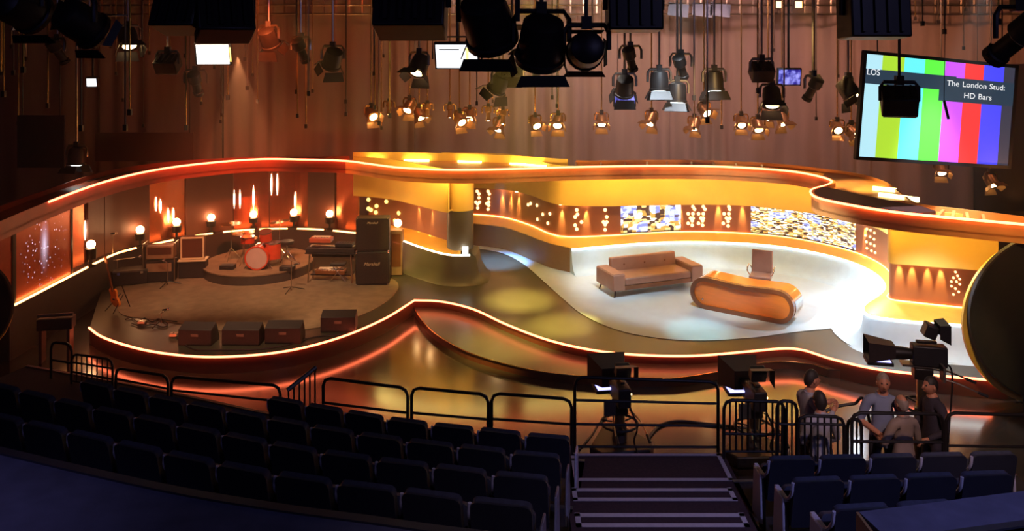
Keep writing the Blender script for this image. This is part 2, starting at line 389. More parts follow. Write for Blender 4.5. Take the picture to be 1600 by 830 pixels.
# ================================================================ stage
ST, TIER = 0.30, 0.15
edge_band = curve([(140,513),(160,527),(200,541),(250,552),(320,558.5),(400,555.5),(470,545),(540,525),(600,499),(636,477),(647,470)], ST)
edge_talk = curve([(647,470),(690,472),(740,484),(790,507),(850,530),(910,545),(970,553.5),(1040,557),(1100,556),(1170,550),(1222,545.5),(1255,548),(1300,562),(1360,576),(1420,584),(1490,590),(1562,596)], ST)
stage = thing('stage_platform', 'dark stage platform with wavy front edge and red neon outline', 'stage', (0, 17, 0))
left_side = [P(140,513,ST), P(150,480,ST), P(160,452,ST), Vector((-9.1, 19.4, 0)), Vector((-9.1, 23.6, 0))]
poly = [Vector(p[:2]) for p in left_side[::-1]] + edge_band[1:] + edge_talk[1:] + [Vector((9.6, 13.6)), Vector((9.6, 23.6))]
MB().prism(poly, 0.0, ST - 0.02).build('riser', 'stage_side', stage, world=True)
MB().prism(poly, ST - 0.02, ST).build('deck', 'stage_dark', stage, world=True)
def tube_on(path, off, z, r, name, m, parent, n=8):
    pp = offset(path, off); return MB().tube([(p.x, p.y, z) for p in pp], r, n).build(name, m, parent, world=True)
tube_on(edge_band, -0.012, ST + 0.012, 0.020, 'neon_tube', 'neon_red', stage)
tube_on(edge_talk, -0.012, ST + 0.012, 0.020, 'neon_tube', 'neon_red', stage)
# lower step tier in front of the talk stage
tier_c = curve([(649,484),(660,500),(676,517),(701,534),(732,550),(770,562.5),(810,573),(850,580.5),(910,587),(970,590.5),(1026,591),(1066,589),(1129,579),(1175,568.5),(1210,564.5),(1240,565),(1270,569),(1296,577)], TIER)
tier_back = [p for p in offset(edge_talk, 0.05) if px(p) < 1325]
tier = thing('stage_step', 'low curved step in front of the talk stage edge', 'step', (1, 14.6, 0))
tp = [Vector(p[:2]) for p in tier_c] + tier_back[::-1]
MB().prism(tp, 0.0, TIER - 0.02).build('riser', 'stage_side', tier, world=True)
MB().prism(tp, TIER - 0.02, TIER + 0.002).build('tread', 'stage_dark', tier, world=True)
tube_on(tier_c, -0.008, TIER - 0.006, 0.007, 'edge_trim', 'brass', tier, 6)
# pale floor of the interview area
pale_e = curve([(735,389),(760,391),(790,398),(820,415),(850,441),(880,468),(910,492),(960,515),(1020,528),(1090,533),(1170,529),(1240,520),(1299,514)], ST) + \
         curve([(1299,514),(1306,524),(1330,541),(1380,557),(1440,566),(1545,571)], ST)[1:]
pf = thing('pale_floor', 'pale grey blue floor of the interview area inside the dark stage border', 'floor covering', (5, 17.5, ST))
MB().prism(pale_e + [Vector((9.5, 14.6)), Vector((9.4, 21.9)), Vector((-0.9, 23.4)), Vector((-1.4, 23.3))], ST, ST + 0.008).build('sheet', 'stage_pale', pf, world=True)
tube_on(pale_e, 0, ST + 0.006, 0.006, 'edge_strip', 'grey_metal', pf, 6)
# carpet of the band stage
cp = [P(x, y, ST) for x, y in ((180,445),(183,470),(190,492),(240,500),(290,508),(350,518),(430,519),(500,512),(560,495),(600,475),(622,452),(612,436),(560,430),(480,420),(330,418),(230,430))]
cpt = thing('stage_carpet', 'worn tan brown carpet covering the band stage', 'carpet', (-5.5, 17.5, ST))
MB().prism([Vector(p[:2]) for p in spline(cp + [cp[0]], 4)[:-1]], ST, ST + 0.012).build('pile', 'carpet', cpt, world=True)
# ================================================================ talk set wall
ZL, ZB, ZHB, ZH = 0.92, 1.95, 2.72, 3.05       # ledge, bulkhead bottom, header bottom, header top
D_brown = curve([(700,348.5),(742,350),(790,356),(830,370),(860,381),(893,388)], ZL)
D_white = curve([(893,389),(950,384),(1000,380),(1060,377.5),(1120,378),(1180,381),(1240,388),(1300,400),(1340,412.5),(1368,427),(1382,441),(1383,453),(1372,464),(1358,473),(1350,481),(1354,489),(1372,495),(1430,502),(1480,505.5),(1550,510)], ZL, 6)
R_all = curve([(700,334),(742,335),(790,340),(830,352),(860,365),(890,370),(950,368),(1000,364.5),(1060,362),(1120,362.5),(1180,365.5),(1240,372),(1300,384),(1345,397),(1378,413),(1396,430),(1404,442),(1400,452),(1392,459),(1389,464),(1396,468.5),(1420,471.5),(1470,477),(1550,485)], 1.08, 6)
B_all = curve([(690,293.5),(742,294),(790,297),(825,304),(860,317),(890,321.5),(950,322.5),(1000,321.5),(1060,320.5),(1100,320),(1150,321),(1200,325),(1260,332.5),(1320,343),(1360,354),(1380,362),(1392,372),(1398,384),(1393,394),(1387,403),(1388,409),(1396,412.5),(1430,415),(1480,419),(1560,425)], ZB, 6)
talk = thing('talk_set_wall', 'long curving golden backdrop wall with lit ledge behind the sofa and desk', 'set wall', (4, 21, ST))
MB().sweep(D_brown, [(0, ST), (0, ZL), (0.5, ZL), (0.5, ST)]).build('brown_dado', 'dado_brown', talk, world=True)
cove = [(-0.34, ST), (-0.22, ST+0.03), (-0.12, ST+0.11), (-0.05, ST+0.26), (0, ZL-0.05), (0, ZL), (0.30, ZL), (0.30, ST)]
MB().sweep(D_white, cove).build('white_dado', 'dado_white', talk, world=True)
D_all = D_brown[:-1] + D_white
tube_on(D_white, -0.02, ZL - 0.015, 0.022, 'ledge_light', 'led_white', talk)
# sloping shelf between the dado edge and the recessed wall
nS = 150
Da = resample(D_all, length(D_all) / nS); Ra = resample(R_all, length(R_all) / nS)
def strip(A, zA, B, zB, thick=0.02):
    n = min(len(A), len(B)); m = MB(); vs = []
    for p, q in zip(A[:n], B[:n]): vs += [(p.x, p.y, zA), (q.x, q.y, zB), (q.x, q.y, zB - thick), (p.x, p.y, zA - thick)]
    fs = [(i*4+k, (i+1)*4+k, (i+1)*4+(k+1) % 4, i*4+(k+1) % 4) for i in range(n-1) for k in range(4)] + [(0, 1, 2, 3), tuple(4*(n-1)+k for k in (3, 2, 1, 0))]
    return m.add(vs, fs)
# pair the two lines by image column so that the ribs run straight back
def pair(A, B):
    out = []; j = 0
    for p in A:
        best = min(range(len(B)), key=lambda k: (B[k] - p).length if j - 3 <= k <= j + 14 else 1e9); j = max(j, best); out.append(B[j])
    return out
strip(Da, ZL + 0.012, pair(Da, Ra), 1.08).build('shelf', 'shelf_yellow', talk, world=True)
tube_on(R_all, -0.03, 1.085, 0.012, 'shelf_light', 'neon_amber', talk, 6)
MB().sweep(R_all, [(0, 1.0), (0, 2.15), (0.08, 2.15), (0.08, 1.0)]).build('recessed_wall', 'recess_brown', talk, world=True)
MB().sweep(B_all, [(0, ZB), (0, ZH - 0.1), (0.06, ZH - 0.1), (0.06, ZB)]).build('bulkhead', 'bulkhead_yellow', talk, world=True)
strip(resample(B_all, length(B_all)/150), ZB + 0.03, pair(resample(B_all, length(B_all)/150), offset(Ra, 0.05)), ZB + 0.03).build('soffit', 'bulkhead_yellow', talk, world=True)
# ------------------------------------------------ wing wall between the band and the talk set
wing = thing('wing_wall', 'golden wing wall with rounded end between the band stage and the talk set', 'set wall', (-2, 19.6, ST))
DW = curve([(560,366),(590,369),(625,377),(650,386),(670,392.5),(690,398),(712,401),(742,400)], ZL) + [Vector((-0.84, 19.6)), Vector((-0.86, 20.2))]
BW = curve([(552,306),(590,309),(620,313.5),(645,319.5),(688,330.5),(700,332.5)], ZB)
RW = [p for p in curve([(556,352),(600,354),(632,362),(660,372),(682,381)], 1.08)]
MB().sweep(DW, [(-0.32, ST), (-0.22, ST+0.06), (-0.10, ST+0.26), (-0.03, ZL-0.04), (0, ZL), (0.3, ZL), (0.3, ST)]).build('flared_dado', 'wing_olive', wing, world=True)
tube_on(DW[:-4], 0.03, ZL + 0.015, 0.024, 'ledge_light', 'neon_white', wing)
DWa = resample(DW[:-8], 0.1)
strip(DWa, ZL + 0.005, offset(DWa, 0.55), 1.10).build('shelf', 'shelf_yellow', wing, world=True)
MB().sweep(offset(DW[:-6], 0.55), [(0, 1.0), (0, 2.3), (0.06, 2.3), (0.06, 1.0)]).build('recessed_wall', 'recess_brown', wing, world=True)
MB().sweep(BW, [(0, ZB), (0, ZH - 0.05), (0.06, ZH - 0.05), (0.06, ZB)]).build('bulkhead', 'bulkhead_yellow', wing, world=True)
MB().sweep(offset(BW, 0.06), [(0, ZB + 0.02), (0, ZB + 0.05), (0.7, ZB + 0.05), (0.7, ZB + 0.02)]).build('soffit', 'bulkhead_yellow', wing, world=True)
# rounded column at the end of the wing: golden drum over an olive shaft
cc = PD(719, 330, 19.75)
MB().lathe([(0.33, 1.0), (0.33, ZB)], 28, T(cc.x, 19.75, 0)).build('column_shaft', 'wing_olive', wing, world=True)
MB().lathe([(0.34, ZB), (0.34, 2.79)], 28, T(cc.x, 19.75, 0)).build('column_drum', 'bulkhead_yellow', wing, world=True)
lb = PD(727, 388, 19.33); MB().box((lb.x, 19.36, 1.02), (0.13, 0.05, 0.17)).build('lamp_box', 'led_white', wing, world=True)
# ------------------------------------------------ band backdrop
band = thing('band_backdrop', 'curved dark backdrop of brown and copper foil panels behind the band', 'set wall', (-6, 16.5, ST))
DB = curve([(15,482),(30,475),(100,438.5),(172,402),(205,391),(240,383),(280,374.5),(320,367.5),(380,361),(440,358.5),(500,360),(556,365.5)], 1.0)
DB_in = [p for p in DB]
MB().sweep(DB, [(0, 0.0), (0, 1.0), (0.35, 1.0), (0.35, 0.0)]).build('dado', 'dado_dark', band, world=True)
for a, b in ((24,173),(173,214),(236,272),(290,333),(348,398),(404,449),(463,505),(519,556)):
    seg = cut_px(DB, a, b)
    if len(seg) > 2: tube_on(seg, 0.02, 1.012, 0.026, 'ledge_light', 'neon_amber', band, 6)
PB = offset(DB, 0.32)
PBr = PB
pan = [(112,133,'foil_copper'),(133,161,'panel_brown'),(161,232,'panel_brown'),(232,289,'foil_copper'),(289,364,'panel_brown'),(364,421,'foil_copper'),(421,481,'foil_copper'),(481,525,'panel_brown'),(525,560,'foil_copper')]
for a, b, m in pan:
    seg = cut_px(PBr, a, b)
    if len(seg) < 2: continue
    off = 0.0 if m == 'foil_copper' else -0.05
    MB().sweep(seg, [(off, 1.0), (off, 2.85), (off + 0.06, 2.85), (off + 0.06, 1.0)]).build('foil_panel' if m == 'foil_copper' else 'wall_panel', m, band, world=True)
for x, y0, y1 in ((244,308,330),(251,311,333),(263,325,348),(271,325,346),(366,297,326),(375,297,326),(396,290,328),(424,272,305),(433,272,305),(461,300,328),(133,345,375),(138,345,378)):  # glowing spindles shaped as lamp reflections in the foil, not fittings
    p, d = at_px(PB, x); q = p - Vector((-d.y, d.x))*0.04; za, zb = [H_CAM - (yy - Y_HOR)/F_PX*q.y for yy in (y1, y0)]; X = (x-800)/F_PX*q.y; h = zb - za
    MB().lathe([(0.006, 0), (0.020, h*0.25), (0.026, h*0.5), (0.020, h*0.75), (0.006, h)], 8, T(X, q.y, za)).build('foil_glint', 'glint_glow', band, world=True)
# ------------------------------------------------ canopy (header ribbon over the whole set)
FP = [(-60,372),(0,346),(75,315),(160,284.5),(230,267.5),(300,257),(400,248.5),(480,249),(540,251),(580,256),(620,261),(680,264.5),(740,265),(800,263.5),(900,260.5),(1000,259),(1080,259),(1150,261),(1230,266.5),(1280,275),(1301,283),(1292,289.5),(1274,294.5),(1268,300),(1280,309),(1330,320),(1400,331),(1500,341),(1600,350),(1660,356)]
BP = [(-60,340),(0,314),(75,288),(160,262),(230,250),(300,243.5),(400,239),(480,238.5),(540,238),(580,238),(620,238),(680,239),(740,240.5),(800,243),(900,249.5),(1000,249),(1080,249),(1150,251),(1230,256),(1290,263),(1340,270),(1372,279),(1392,289),(1406,300),(1414,306),(1424,313),(1445,318.5),(1500,325),(1600,337),(1660,345)]
Fr = curve(FP, ZH, 8); Bk = curve(BP, ZH, 8)
can = thing('set_canopy', 'wavy orange canopy ribbon with red neon edge running over the whole set', 'canopy', (0, 20, 0))
i_l = min(range(len(Fr)), key=lambda i: abs(px(Fr[i]) - 75) if i < 60 else 1e9)
def ribbon_part(name, i0, i1, z0, z1, m): return MB().ribbon(Fr[i0:i1], Bk[i0:i1], z0, z1).build(name, m, can, world=True)
n8 = 8
i_mid = 8*8; i_nose = 19*n8
ribbon_part('trough_floor', 0, i_mid + 1, 2.80, 2.84, 'header_red')
ribbon_part('trough_floor', i_mid, i_nose + 1, 2.80, 2.84, 'header_orange')
ribbon_part('ring_floor', i_nose, 24*n8 + 1, 2.80, 2.96, 'header_orange')
ribbon_part('trough_floor', 24*n8, len(Fr), 2.80, 2.84, 'header_orange')
for a, b, m in ((0, i_mid + 1, 'header_red'), (i_mid, len(Fr), 'header_orange')):
    MB().sweep(Fr[a:b], [(0, ZHB), (0, ZH), (0.05, ZH), (0.05, ZHB)]).build('fascia', m, can, world=True)
a, b = i_l, len(Fr)
pth = offset(Fr[i_l:], -0.02)
MB().tube([(p.x, p.y, ZH - 0.005) for p in pth], 0.022, 8).build('neon_tube', 'neon_red', can, world=True)
# back upstand of the trough: bright yellow over the middle, thin elsewhere
iy0 = 8*n8 + 2; iy1 = 14*n8
MB().sweep(Bk[iy0:iy1], [(0, 2.80), (0, ZH), (0.04, ZH), (0.04, 2.80)]).build('yellow_upstand', 'bulkhead_yellow', can, world=True)
MB().sweep(Bk[0:iy0], [(0, 2.80), (0, 2.94), (0.04, 2.94), (0.04, 2.80)]).build('upstand', 'header_red', can, world=True)
MB().sweep(Bk[iy1:], [(0, 2.80), (0, ZH - 0.02), (0.04, ZH - 0.02), (0.04, 2.80)]).build('upstand', 'header_orange', can, world=True)
# cross ribs standing in the trough
for x in [905, 940, 975, 1010, 1045, 1080, 1115, 1150, 1190, 1455, 1482, 1508, 1540]:
    i = min(range(14*n8, len(Fr)), key=lambda k: abs(px(Fr[k]) - x) + (1000 if 1250 < px(Fr[k]) < 1300 else 0))
    if x > 1400: i = max(i, 25*n8)
    p, q = Fr[i], Bk[i]; d = (q - p); mid = (p + q) / 2; L = d.length; ang = math.atan2(d.y, d.x)
    MB().box((0, 0, 0), (L*0.92, 0.05, 0.16), T(mid.x, mid.y, 2.92) @ rotz(ang)).build('rib', 'header_orange', can, world=True)
# dark lid on the rounded nose of the canopy
nose = Fr[21*n8+4:26*n8+4]; nz = offset(nose, 0.07); back = [P(x, y, ZH) for x, y in ((1462,331),(1440,323),(1400,316),(1350,306),(1310,297))]
MB().prism([Vector(p[:2]) for p in nz] + [Vector(p[:2]) for p in back], 2.97, ZH + 0.01).build('nose_lid', 'header_black', can, world=True)
# glowing yellow blocks in place of the canopy's strongly lit inner faces
for (x, y, z, L, a) in ((1382, 294, 3.02, 0.45, -0.6), (1404, 306, 3.02, 0.75, -0.8)):
    p = P(x, y, z); MB().box((0, 0, 0), (L, 0.08, 0.09), T(p.x, p.y, z - 0.03) @ rotz(a)).build('lit_face_glow', 'lit_face_glow', can, world=True)
# cove strips behind the fascia that wash the bulkheads
fr_a = [p for p in Fr[9*n8:13*n8]]; fr_b = Fr[13*n8 + 2:19*n8]; fr_c = Fr[25*n8:28*n8]
for seg in (fr_a, fr_b, fr_c):
    pp = offset(resample(seg, 0.2), 0.16); MB().sweep(pp, [(0, 2.77), (0, 2.795), (0.07, 2.795), (0.07, 2.77)]).build('cove_light', 'cove_yellow', can, world=True)
seg = Fr[iy0+4:iy1]; pp = offset(resample(seg, 0.2), 0.07)
MB().sweep(pp, [(0, 2.87), (0, 2.98), (0.03, 2.98), (0.03, 2.87)]).build('cove_light', 'cove_yellow', can, world=True)

for k in range(4):
    i0 = iy0 + 5 + k*11; pp = offset(resample(Bk[i0:i0+6], 0.1), -0.16); MB().sweep(pp, [(0, 2.845), (0, 2.875), (0.04, 2.875), (0.04, 2.845)]).build('light_tube', 'cove_yellow', can, world=True)
for i0, i1 in ((iy1, 19*n8), (25*n8, 28*n8)):
    pp = offset(resample(Fr[i0:i1], 0.2), 0.07); MB().sweep(pp, [(0, 2.88), (0, 2.97), (0.03, 2.97), (0.03, 2.88)]).build('cove_light', 'cove_amber', can, world=True)
# ------------------------------------------------ round lights and downlights on the recessed walls
def disc_on(path, x, y, base_off, r, m, parent, name='wall_dot', rx=None):
    p, d = at_px(path, x); n = Vector((-d.y, d.x)); q = p - n * base_off
    q = p + (q - p); z = H_CAM - (y - Y_HOR) / F_PX * q.y
    fr = frame((-n.x, -n.y, 0)); mb = MB().lathe([(r, 0), (r, 0.02), (r*0.8, 0.03)], 10, T(q.x, q.y, z) @ fr)
    return mb.build(name, m, parent, world=True)
RWp = offset(DW[:-10], 0.55)
for x, y in ((565,326),(573,312),(580,328),(589,322),(604,315),(571,345),(588,332),(603,346),(618,345),(624,333),(589,343)):
    disc_on(RWp, x, y, 0.012, 0.055, 'dot_yellow', wing)
dots = [(746,299),(749,303),(749,309),(744,316),(750,316),(747,319),(747,325),(763,299),(765,303),(764,310),(764,316),(761,318),(764,321),(763,327),
        (826,320),(830,318),(840,321),(849,335),(860,334),(841,343),(857,349),
        (901,328),(902,335),(899,339),(908,347),(899,352),(901,358),(945,328),(947,339),(943,347),(948,347),(945,351),(945,359),
        (1083,323),(1085,327),(1075,334),(1083,334),(1091,334),(1099,334),(1099,323),(1101,327),(1079,341),(1083,341),(1081,345),(1095,341),(1099,341),(1097,345),(1075,349),(1081,352),(1091,349),(1097,352),
        (1139,323),(1140,327),(1131,334),(1139,334),(1135,341),(1140,341),(1138,346),(1130,349),(1137,353),
        (1356,358),(1362,360),(1368,364),(1354,368),(1361,370),(1367,374),(1355,378),(1362,381),(1368,384),(1356,388),(1363,392),(1369,395)]
for x, y in dots:
    q, d = at_px(R_all, x) if x < 1380 else at_px(R_all[-60:], x)
    disc_on(R_all if x < 1380 else R_all[-60:], x, y, 0.012, 0.045 if x < 1340 else 0.03, 'dot_warm', talk)
for x, y in ((1492,425),(1496,431),(1489,434),(1494,440),(1499,444),(1487,447),(1493,451),(1498,456),(1490,460),(1486,440),(1500,436)):
    disc_on(R_all[-50:], x, y, 0.012, 0.021, 'dot_warm', talk)
# downlights: small cans in the soffit, each with its own beam
def downlight(path, x, zc, power, parent, col=(1.0, 0.74, 0.30)):
    p, d = at_px(path, x); n = Vector((-d.y, d.x)); q = p - n * 0.075
    MB().lathe([(0.045, 0), (0.05, 0.06)], 12, T(q.x, q.y, zc - 0.06)).build('downlight', 'lens_warm', parent, world=True)
    spot('downlight_beam', (q.x, q.y, zc - 0.08), (q.x + n.x*0.20, q.y + n.y*0.20, 1.0), power*6, col, 30, 0.8, 0.02)
for x in (785, 799, 811, 878, 916, 1015, 1062, 1122, 1160, 1352): downlight(R_all[:150], x, ZB + 0.01, 26, talk)
for x in (1405, 1425, 1449, 1470): downlight(R_all[-45:], x, ZB + 0.01, 16, talk)
for x in (655, 676): downlight(RWp, x, ZB, 10, wing)
# ------------------------------------------------ video screens in the recessed wall
def city(name, scale, cool, seed):
    m = bpy.data.materials.new(name); m.use_nodes = True; nt = m.node_tree; N = nt.nodes; L = nt.links; b = N['Principled BSDF']
    b.inputs['Base Color'].default_value = (0.02, 0.02, 0.03, 1); b.inputs['Roughness'].default_value = 0.3
    tc = N.new('ShaderNodeTexCoord')
    def cells(sc, off):
        mp = N.new('ShaderNodeMapping'); mp.inputs['Scale'].default_value = sc; mp.inputs['Location'].default_value = (off, off*0.7, off*0.3); L.new(tc.outputs['Object'], mp.inputs[0])
        v = N.new('ShaderNodeTexVoronoi'); v.distance = 'CHEBYCHEV'; v.inputs['Scale'].default_value = 1.0; v.inputs['Randomness'].default_value = 0.7; L.new(mp.outputs[0], v.inputs['Vector'])
        s = N.new('ShaderNodeSeparateColor'); L.new(v.outputs['Color'], s.inputs[0]); return s, v
    s1, v1 = cells(scale, seed); s2, v2 = cells((scale[0]*0.28, scale[1]*0.28, scale[2]*0.16), seed + 4)
    g = N.new('ShaderNodeValToRGB'); e = g.color_ramp.elements; g.color_ramp.interpolation = 'CONSTANT'
    e[0].position = 0.0; e[0].color = (0.06, 0.02, 0.008, 1); e[1].position = 0.30; e[1].color = (0.62, 0.30, 0.05, 1)
    for p_, c_ in ((0.52, (0.95, 0.66, 0.22, 1)), (0.72, (1.0, 0.92, 0.72, 1))): k = e.new(p_); k.color = c_
    L.new(s1.outputs[0], g.inputs[0])
    w_ = N.new('ShaderNodeValToRGB'); e = w_.color_ramp.elements; w_.color_ramp.interpolation = 'CONSTANT'
    e[0].position = 0.0; e[0].color = (0.22, 0.24, 0.60, 1); e[1].position = 0.35; e[1].color = (0.50, 0.54, 0.90, 1)
    for p_, c_ in ((0.6, (0.98, 0.97, 1.0, 1)), (0.9, (0.10, 0.07, 0.12, 1))): k = e.new(p_); k.color = c_
    L.new(s1.outputs[1], w_.inputs[0])
    th = N.new('ShaderNodeMath'); th.operation = 'LESS_THAN'; th.inputs[1].default_value = cool; L.new(s2.outputs[0], th.inputs[0])
    mx = N.new('ShaderNodeMix'); mx.data_type = 'RGBA'; L.new(th.outputs[0], mx.inputs['Factor']); L.new(g.outputs[0], mx.inputs['A']); L.new(w_.outputs[0], mx.inputs['B'])
    L.new(mx.outputs['Result'], b.inputs['Emission Color']); b.inputs['Emission Strength'].default_value = 1.5
    M_[name] = m
city('city_a', (8, 8, 14), 0.5, 3.0); city('city_b', (11, 11, 44), 0.15, 9.0)
def wall_screen(x0, x1, n, m, label, zt):
    seg = cut_px(R_all[:140], x0, x1); seg = resample(seg, 0.08); mid = seg[len(seg)//2]
    t = thing('video_screen', label, 'screen', (mid.x, mid.y, 1.12), group='curved video screens in the recessed wall')
    k = len(seg) / n
    for i in range(n):
        s_ = seg[int(i*k):int((i+1)*k) + 1]
        if len(s_) > 1: MB().sweep(s_, [(-0.03, 1.13), (-0.03, zt), (-0.005, zt), (-0.005, 1.13)]).build('screen_panel', m, t, world=True)
    for zz in (1.115, zt + 0.012): MB().sweep(seg, [(-0.04, zz - 0.012), (-0.04, zz + 0.012), (-0.002, zz + 0.012), (-0.002, zz - 0.012)]).build('screen_frame', 'black_plastic', t, world=True)
wall_screen(969, 1064, 4, 'city_a', 'shorter video screen showing a bright city view, behind the sofa', 1.86)
wall_screen(1173, 1338, 6, 'city_b', 'longer video screen showing golden city lights, behind the desk chair', 1.88)
# ------------------------------------------------ tall glass panels along the left side wall
def spark_mat():
    m = bpy.data.materials.new('spark_glass'); m.use_nodes = True; nt = m.node_tree; N = nt.nodes; L = nt.links; b = N['Principled BSDF']
    b.inputs['Base Color'].default_value = (0.62, 0.16, 0.08, 1); b.inputs['Roughness'].default_value = 0.25; b.inputs['Metallic'].default_value = 0.2
    tc = N.new('ShaderNodeTexCoord')
    vor = N.new('ShaderNodeTexVoronoi'); vor.inputs['Scale'].default_value = 13; L.new(tc.outputs['Object'], vor.inputs['Vector'])
    dt = N.new('ShaderNodeMath'); dt.operation = 'LESS_THAN'; dt.inputs[1].default_value = 0.22; L.new(vor.outputs['Distance'], dt.inputs[0])
    ln = N.new('ShaderNodeVectorMath'); ln.operation = 'LENGTH'; mp = N.new('ShaderNodeMapping'); mp.inputs['Scale'].default_value = (1.0, 1.0, 0.95)
    L.new(tc.outputs['Object'], mp.inputs[0]); L.new(mp.outputs[0], ln.inputs[0])
    r1 = N.new('ShaderNodeMapRange'); r1.inputs[1].default_value = 0.9; r1.inputs[2].default_value = 0.35; r1.inputs[3].default_value = 0; r1.inputs[4].default_value = 1; L.new(ln.outputs['Value'], r1.inputs[0])
    wn = N.new('ShaderNodeMath'); wn.operation = 'GREATER_THAN'; sp = N.new('ShaderNodeSeparateColor'); L.new(vor.outputs['Color'], sp.inputs[0]); L.new(sp.outputs[0], wn.inputs[0]); wn.inputs[1].default_value = 0.45
    mul = N.new('ShaderNodeMath'); mul.operation = 'MULTIPLY'; L.new(dt.outputs[0], mul.inputs[0]); L.new(r1.outputs[0], mul.inputs[1])
    mu2 = N.new('ShaderNodeMath'); mu2.operation = 'MULTIPLY'; L.new(mul.outputs[0], mu2.inputs[0]); L.new(wn.outputs[0], mu2.inputs[1])
    mp2 = N.new('ShaderNodeMapping'); mp2.inputs['Scale'].default_value = (3.2, 3.2, 1.0); ln2 = N.new('ShaderNodeVectorMath'); ln2.operation = 'LENGTH'
    L.new(tc.outputs['Object'], mp2.inputs[0]); L.new(mp2.outputs[0], ln2.inputs[0])
    g = N.new('ShaderNodeMapRange'); g.inputs[1].default_value = 0.75; g.inputs[2].default_value = 0.0; g.inputs[3].default_value = 0; g.inputs[4].default_value = 1; L.new(ln2.outputs['Value'], g.inputs[0])
    gp = N.new('ShaderNodeMath'); gp.operation = 'POWER'; gp.inputs[1].default_value = 3; L.new(g.outputs[0], gp.inputs[0])
    ad = N.new('ShaderNodeMath'); ad.operation = 'ADD'; L.new(mu2.outputs[0], ad.inputs[0]); L.new(gp.outputs[0], ad.inputs[1])
    b.inputs['Emission Color'].default_value = (0.80, 0.72, 0.95, 1)
    L.new(ad.outputs[0], b.inputs['Emission Strength']); M_['spark_glass'] = m
spark_mat()
SB = offset(DB, 0.10)
side = [(-30, 19, 'glass_red', 'narrow red glass panel at the extreme left of the band set'), (21, 112, 'spark_glass', 'tall red glass panel with white spark burst left of the band stage')]
for a, b, m, lbl in side:
    seg = cut_px([Vector((-9.9, 13.2))] + SB, a, b); p, q = seg[0], seg[-1]; mid = (p + q) / 2; d = q - p; ang = math.atan2(d.y, d.x)
    t = thing('glass_panel', lbl, 'panel', (mid.x, mid.y, 1.0), ang, group='red glass panels on the left side wall')
    pane = MB().box((0, 0, 0), (d.length - 0.06, 0.03, 1.75)).build('pane', m, t); pane.location = (0, 0, 0.9)
    for s_ in (-1, 1): MB().box((s_*d.length/2, 0, 0.9), (0.06, 0.07, 1.82)).build('frame_post', 'black_metal', t)
# ------------------------------------------------ round dark wings closing the set on both sides
def round_wing(cx, cy, Y, rpx, yaw, label, thick=0.7):
    c = PD(cx, cy, Y); r = rpx / F_PX * Y
    t = thing('round_wing', label, 'set wing', (c.x, Y, 0), yaw, group='dark round wings at the set ends')
    M = T(0, 0, c.z) @ Matrix.Rotation(R(90), 4, 'X')
    MB().lathe([(r - 0.02, -0.06), (r, -0.04), (r, 0.04), (r - 0.02, 0.06)], 72, M).build('face_disc', 'drape_black', t)
    M2 = T(-0.05, 0.10, c.z - 0.10) @ Matrix.Rotation(R(90), 4, 'X')
    MB().lathe([(r + 0.0, -0.03), (r + 0.0, 0.03)], 72, M2).build('gold_backing', 'shelf_yellow', t)
    MB().box((0, 0.1, max(0.05, c.z - r + 0.1)/2), (0.9, 0.5, max(0.05, c.z - r + 0.1))).build('foot', 'drape_black', t)
round_wing(1644, 496, 13.33, 131, 0, 'large dark round wing at the right end of the set')
round_wing(-64, 478, 14.2, 78, R(10), 'dark round wing at the left end of the set', 0.3)
# ================================================================ sofa, desk, chair
S0 = ST + 0.008
sofa = thing('sofa', 'long brown leather sofa with wide flat arms on thin legs', 'sofa', (3.22, 18.72, S0), R(21))
W, Dp = 2.36, 0.86
for sx in (-1, 1):
    a = MB().box((sx*(W/2-0.15), 0, 0.34), (0.30, Dp, 0.36)).build('arm', 'leather', sofa, bevel=0.02)
    MB().box((sx*(W/2-0.15), 0, 0.526), (0.27, Dp-0.04, 0.014)).build('arm_pad', 'leather', a, bevel=0.005)
MB().box((0, 0.0, 0.20), (W-0.6, Dp-0.06, 0.10)).build('base_frame', 'wood_dark', sofa, bevel=0.01)
MB().box((0, -0.06, 0.335), (W-0.62, Dp-0.16, 0.17)).build('seat_cushion', 'leather', sofa, bevel=0.035)
bk = MB().box((0, 0, 0), (W-0.62, 0.17, 0.42), T(0, Dp/2-0.11, 0.50) @ Matrix.Rotation(R(-8), 4, 'X')).build('backrest', 'leather', sofa, bevel=0.035)
for k in (-0.55, 0, 0.55):
    MB().sphere((k, Dp/2-0.205, 0.55), 0.022, 8, 6, sc=(1, 0.5, 1)).build('button', 'wood_dark', bk)
for sx in (-1, 1):
    for sy in (-1, 1):
        MB().cyl((sx*(W/2-0.10), sy*(Dp/2-0.10), 0.16), (sx*(W/2-0.06), sy*(Dp/2-0.06), 0), 0.022, 0.014, 10).build('leg', 'black_metal', sofa)
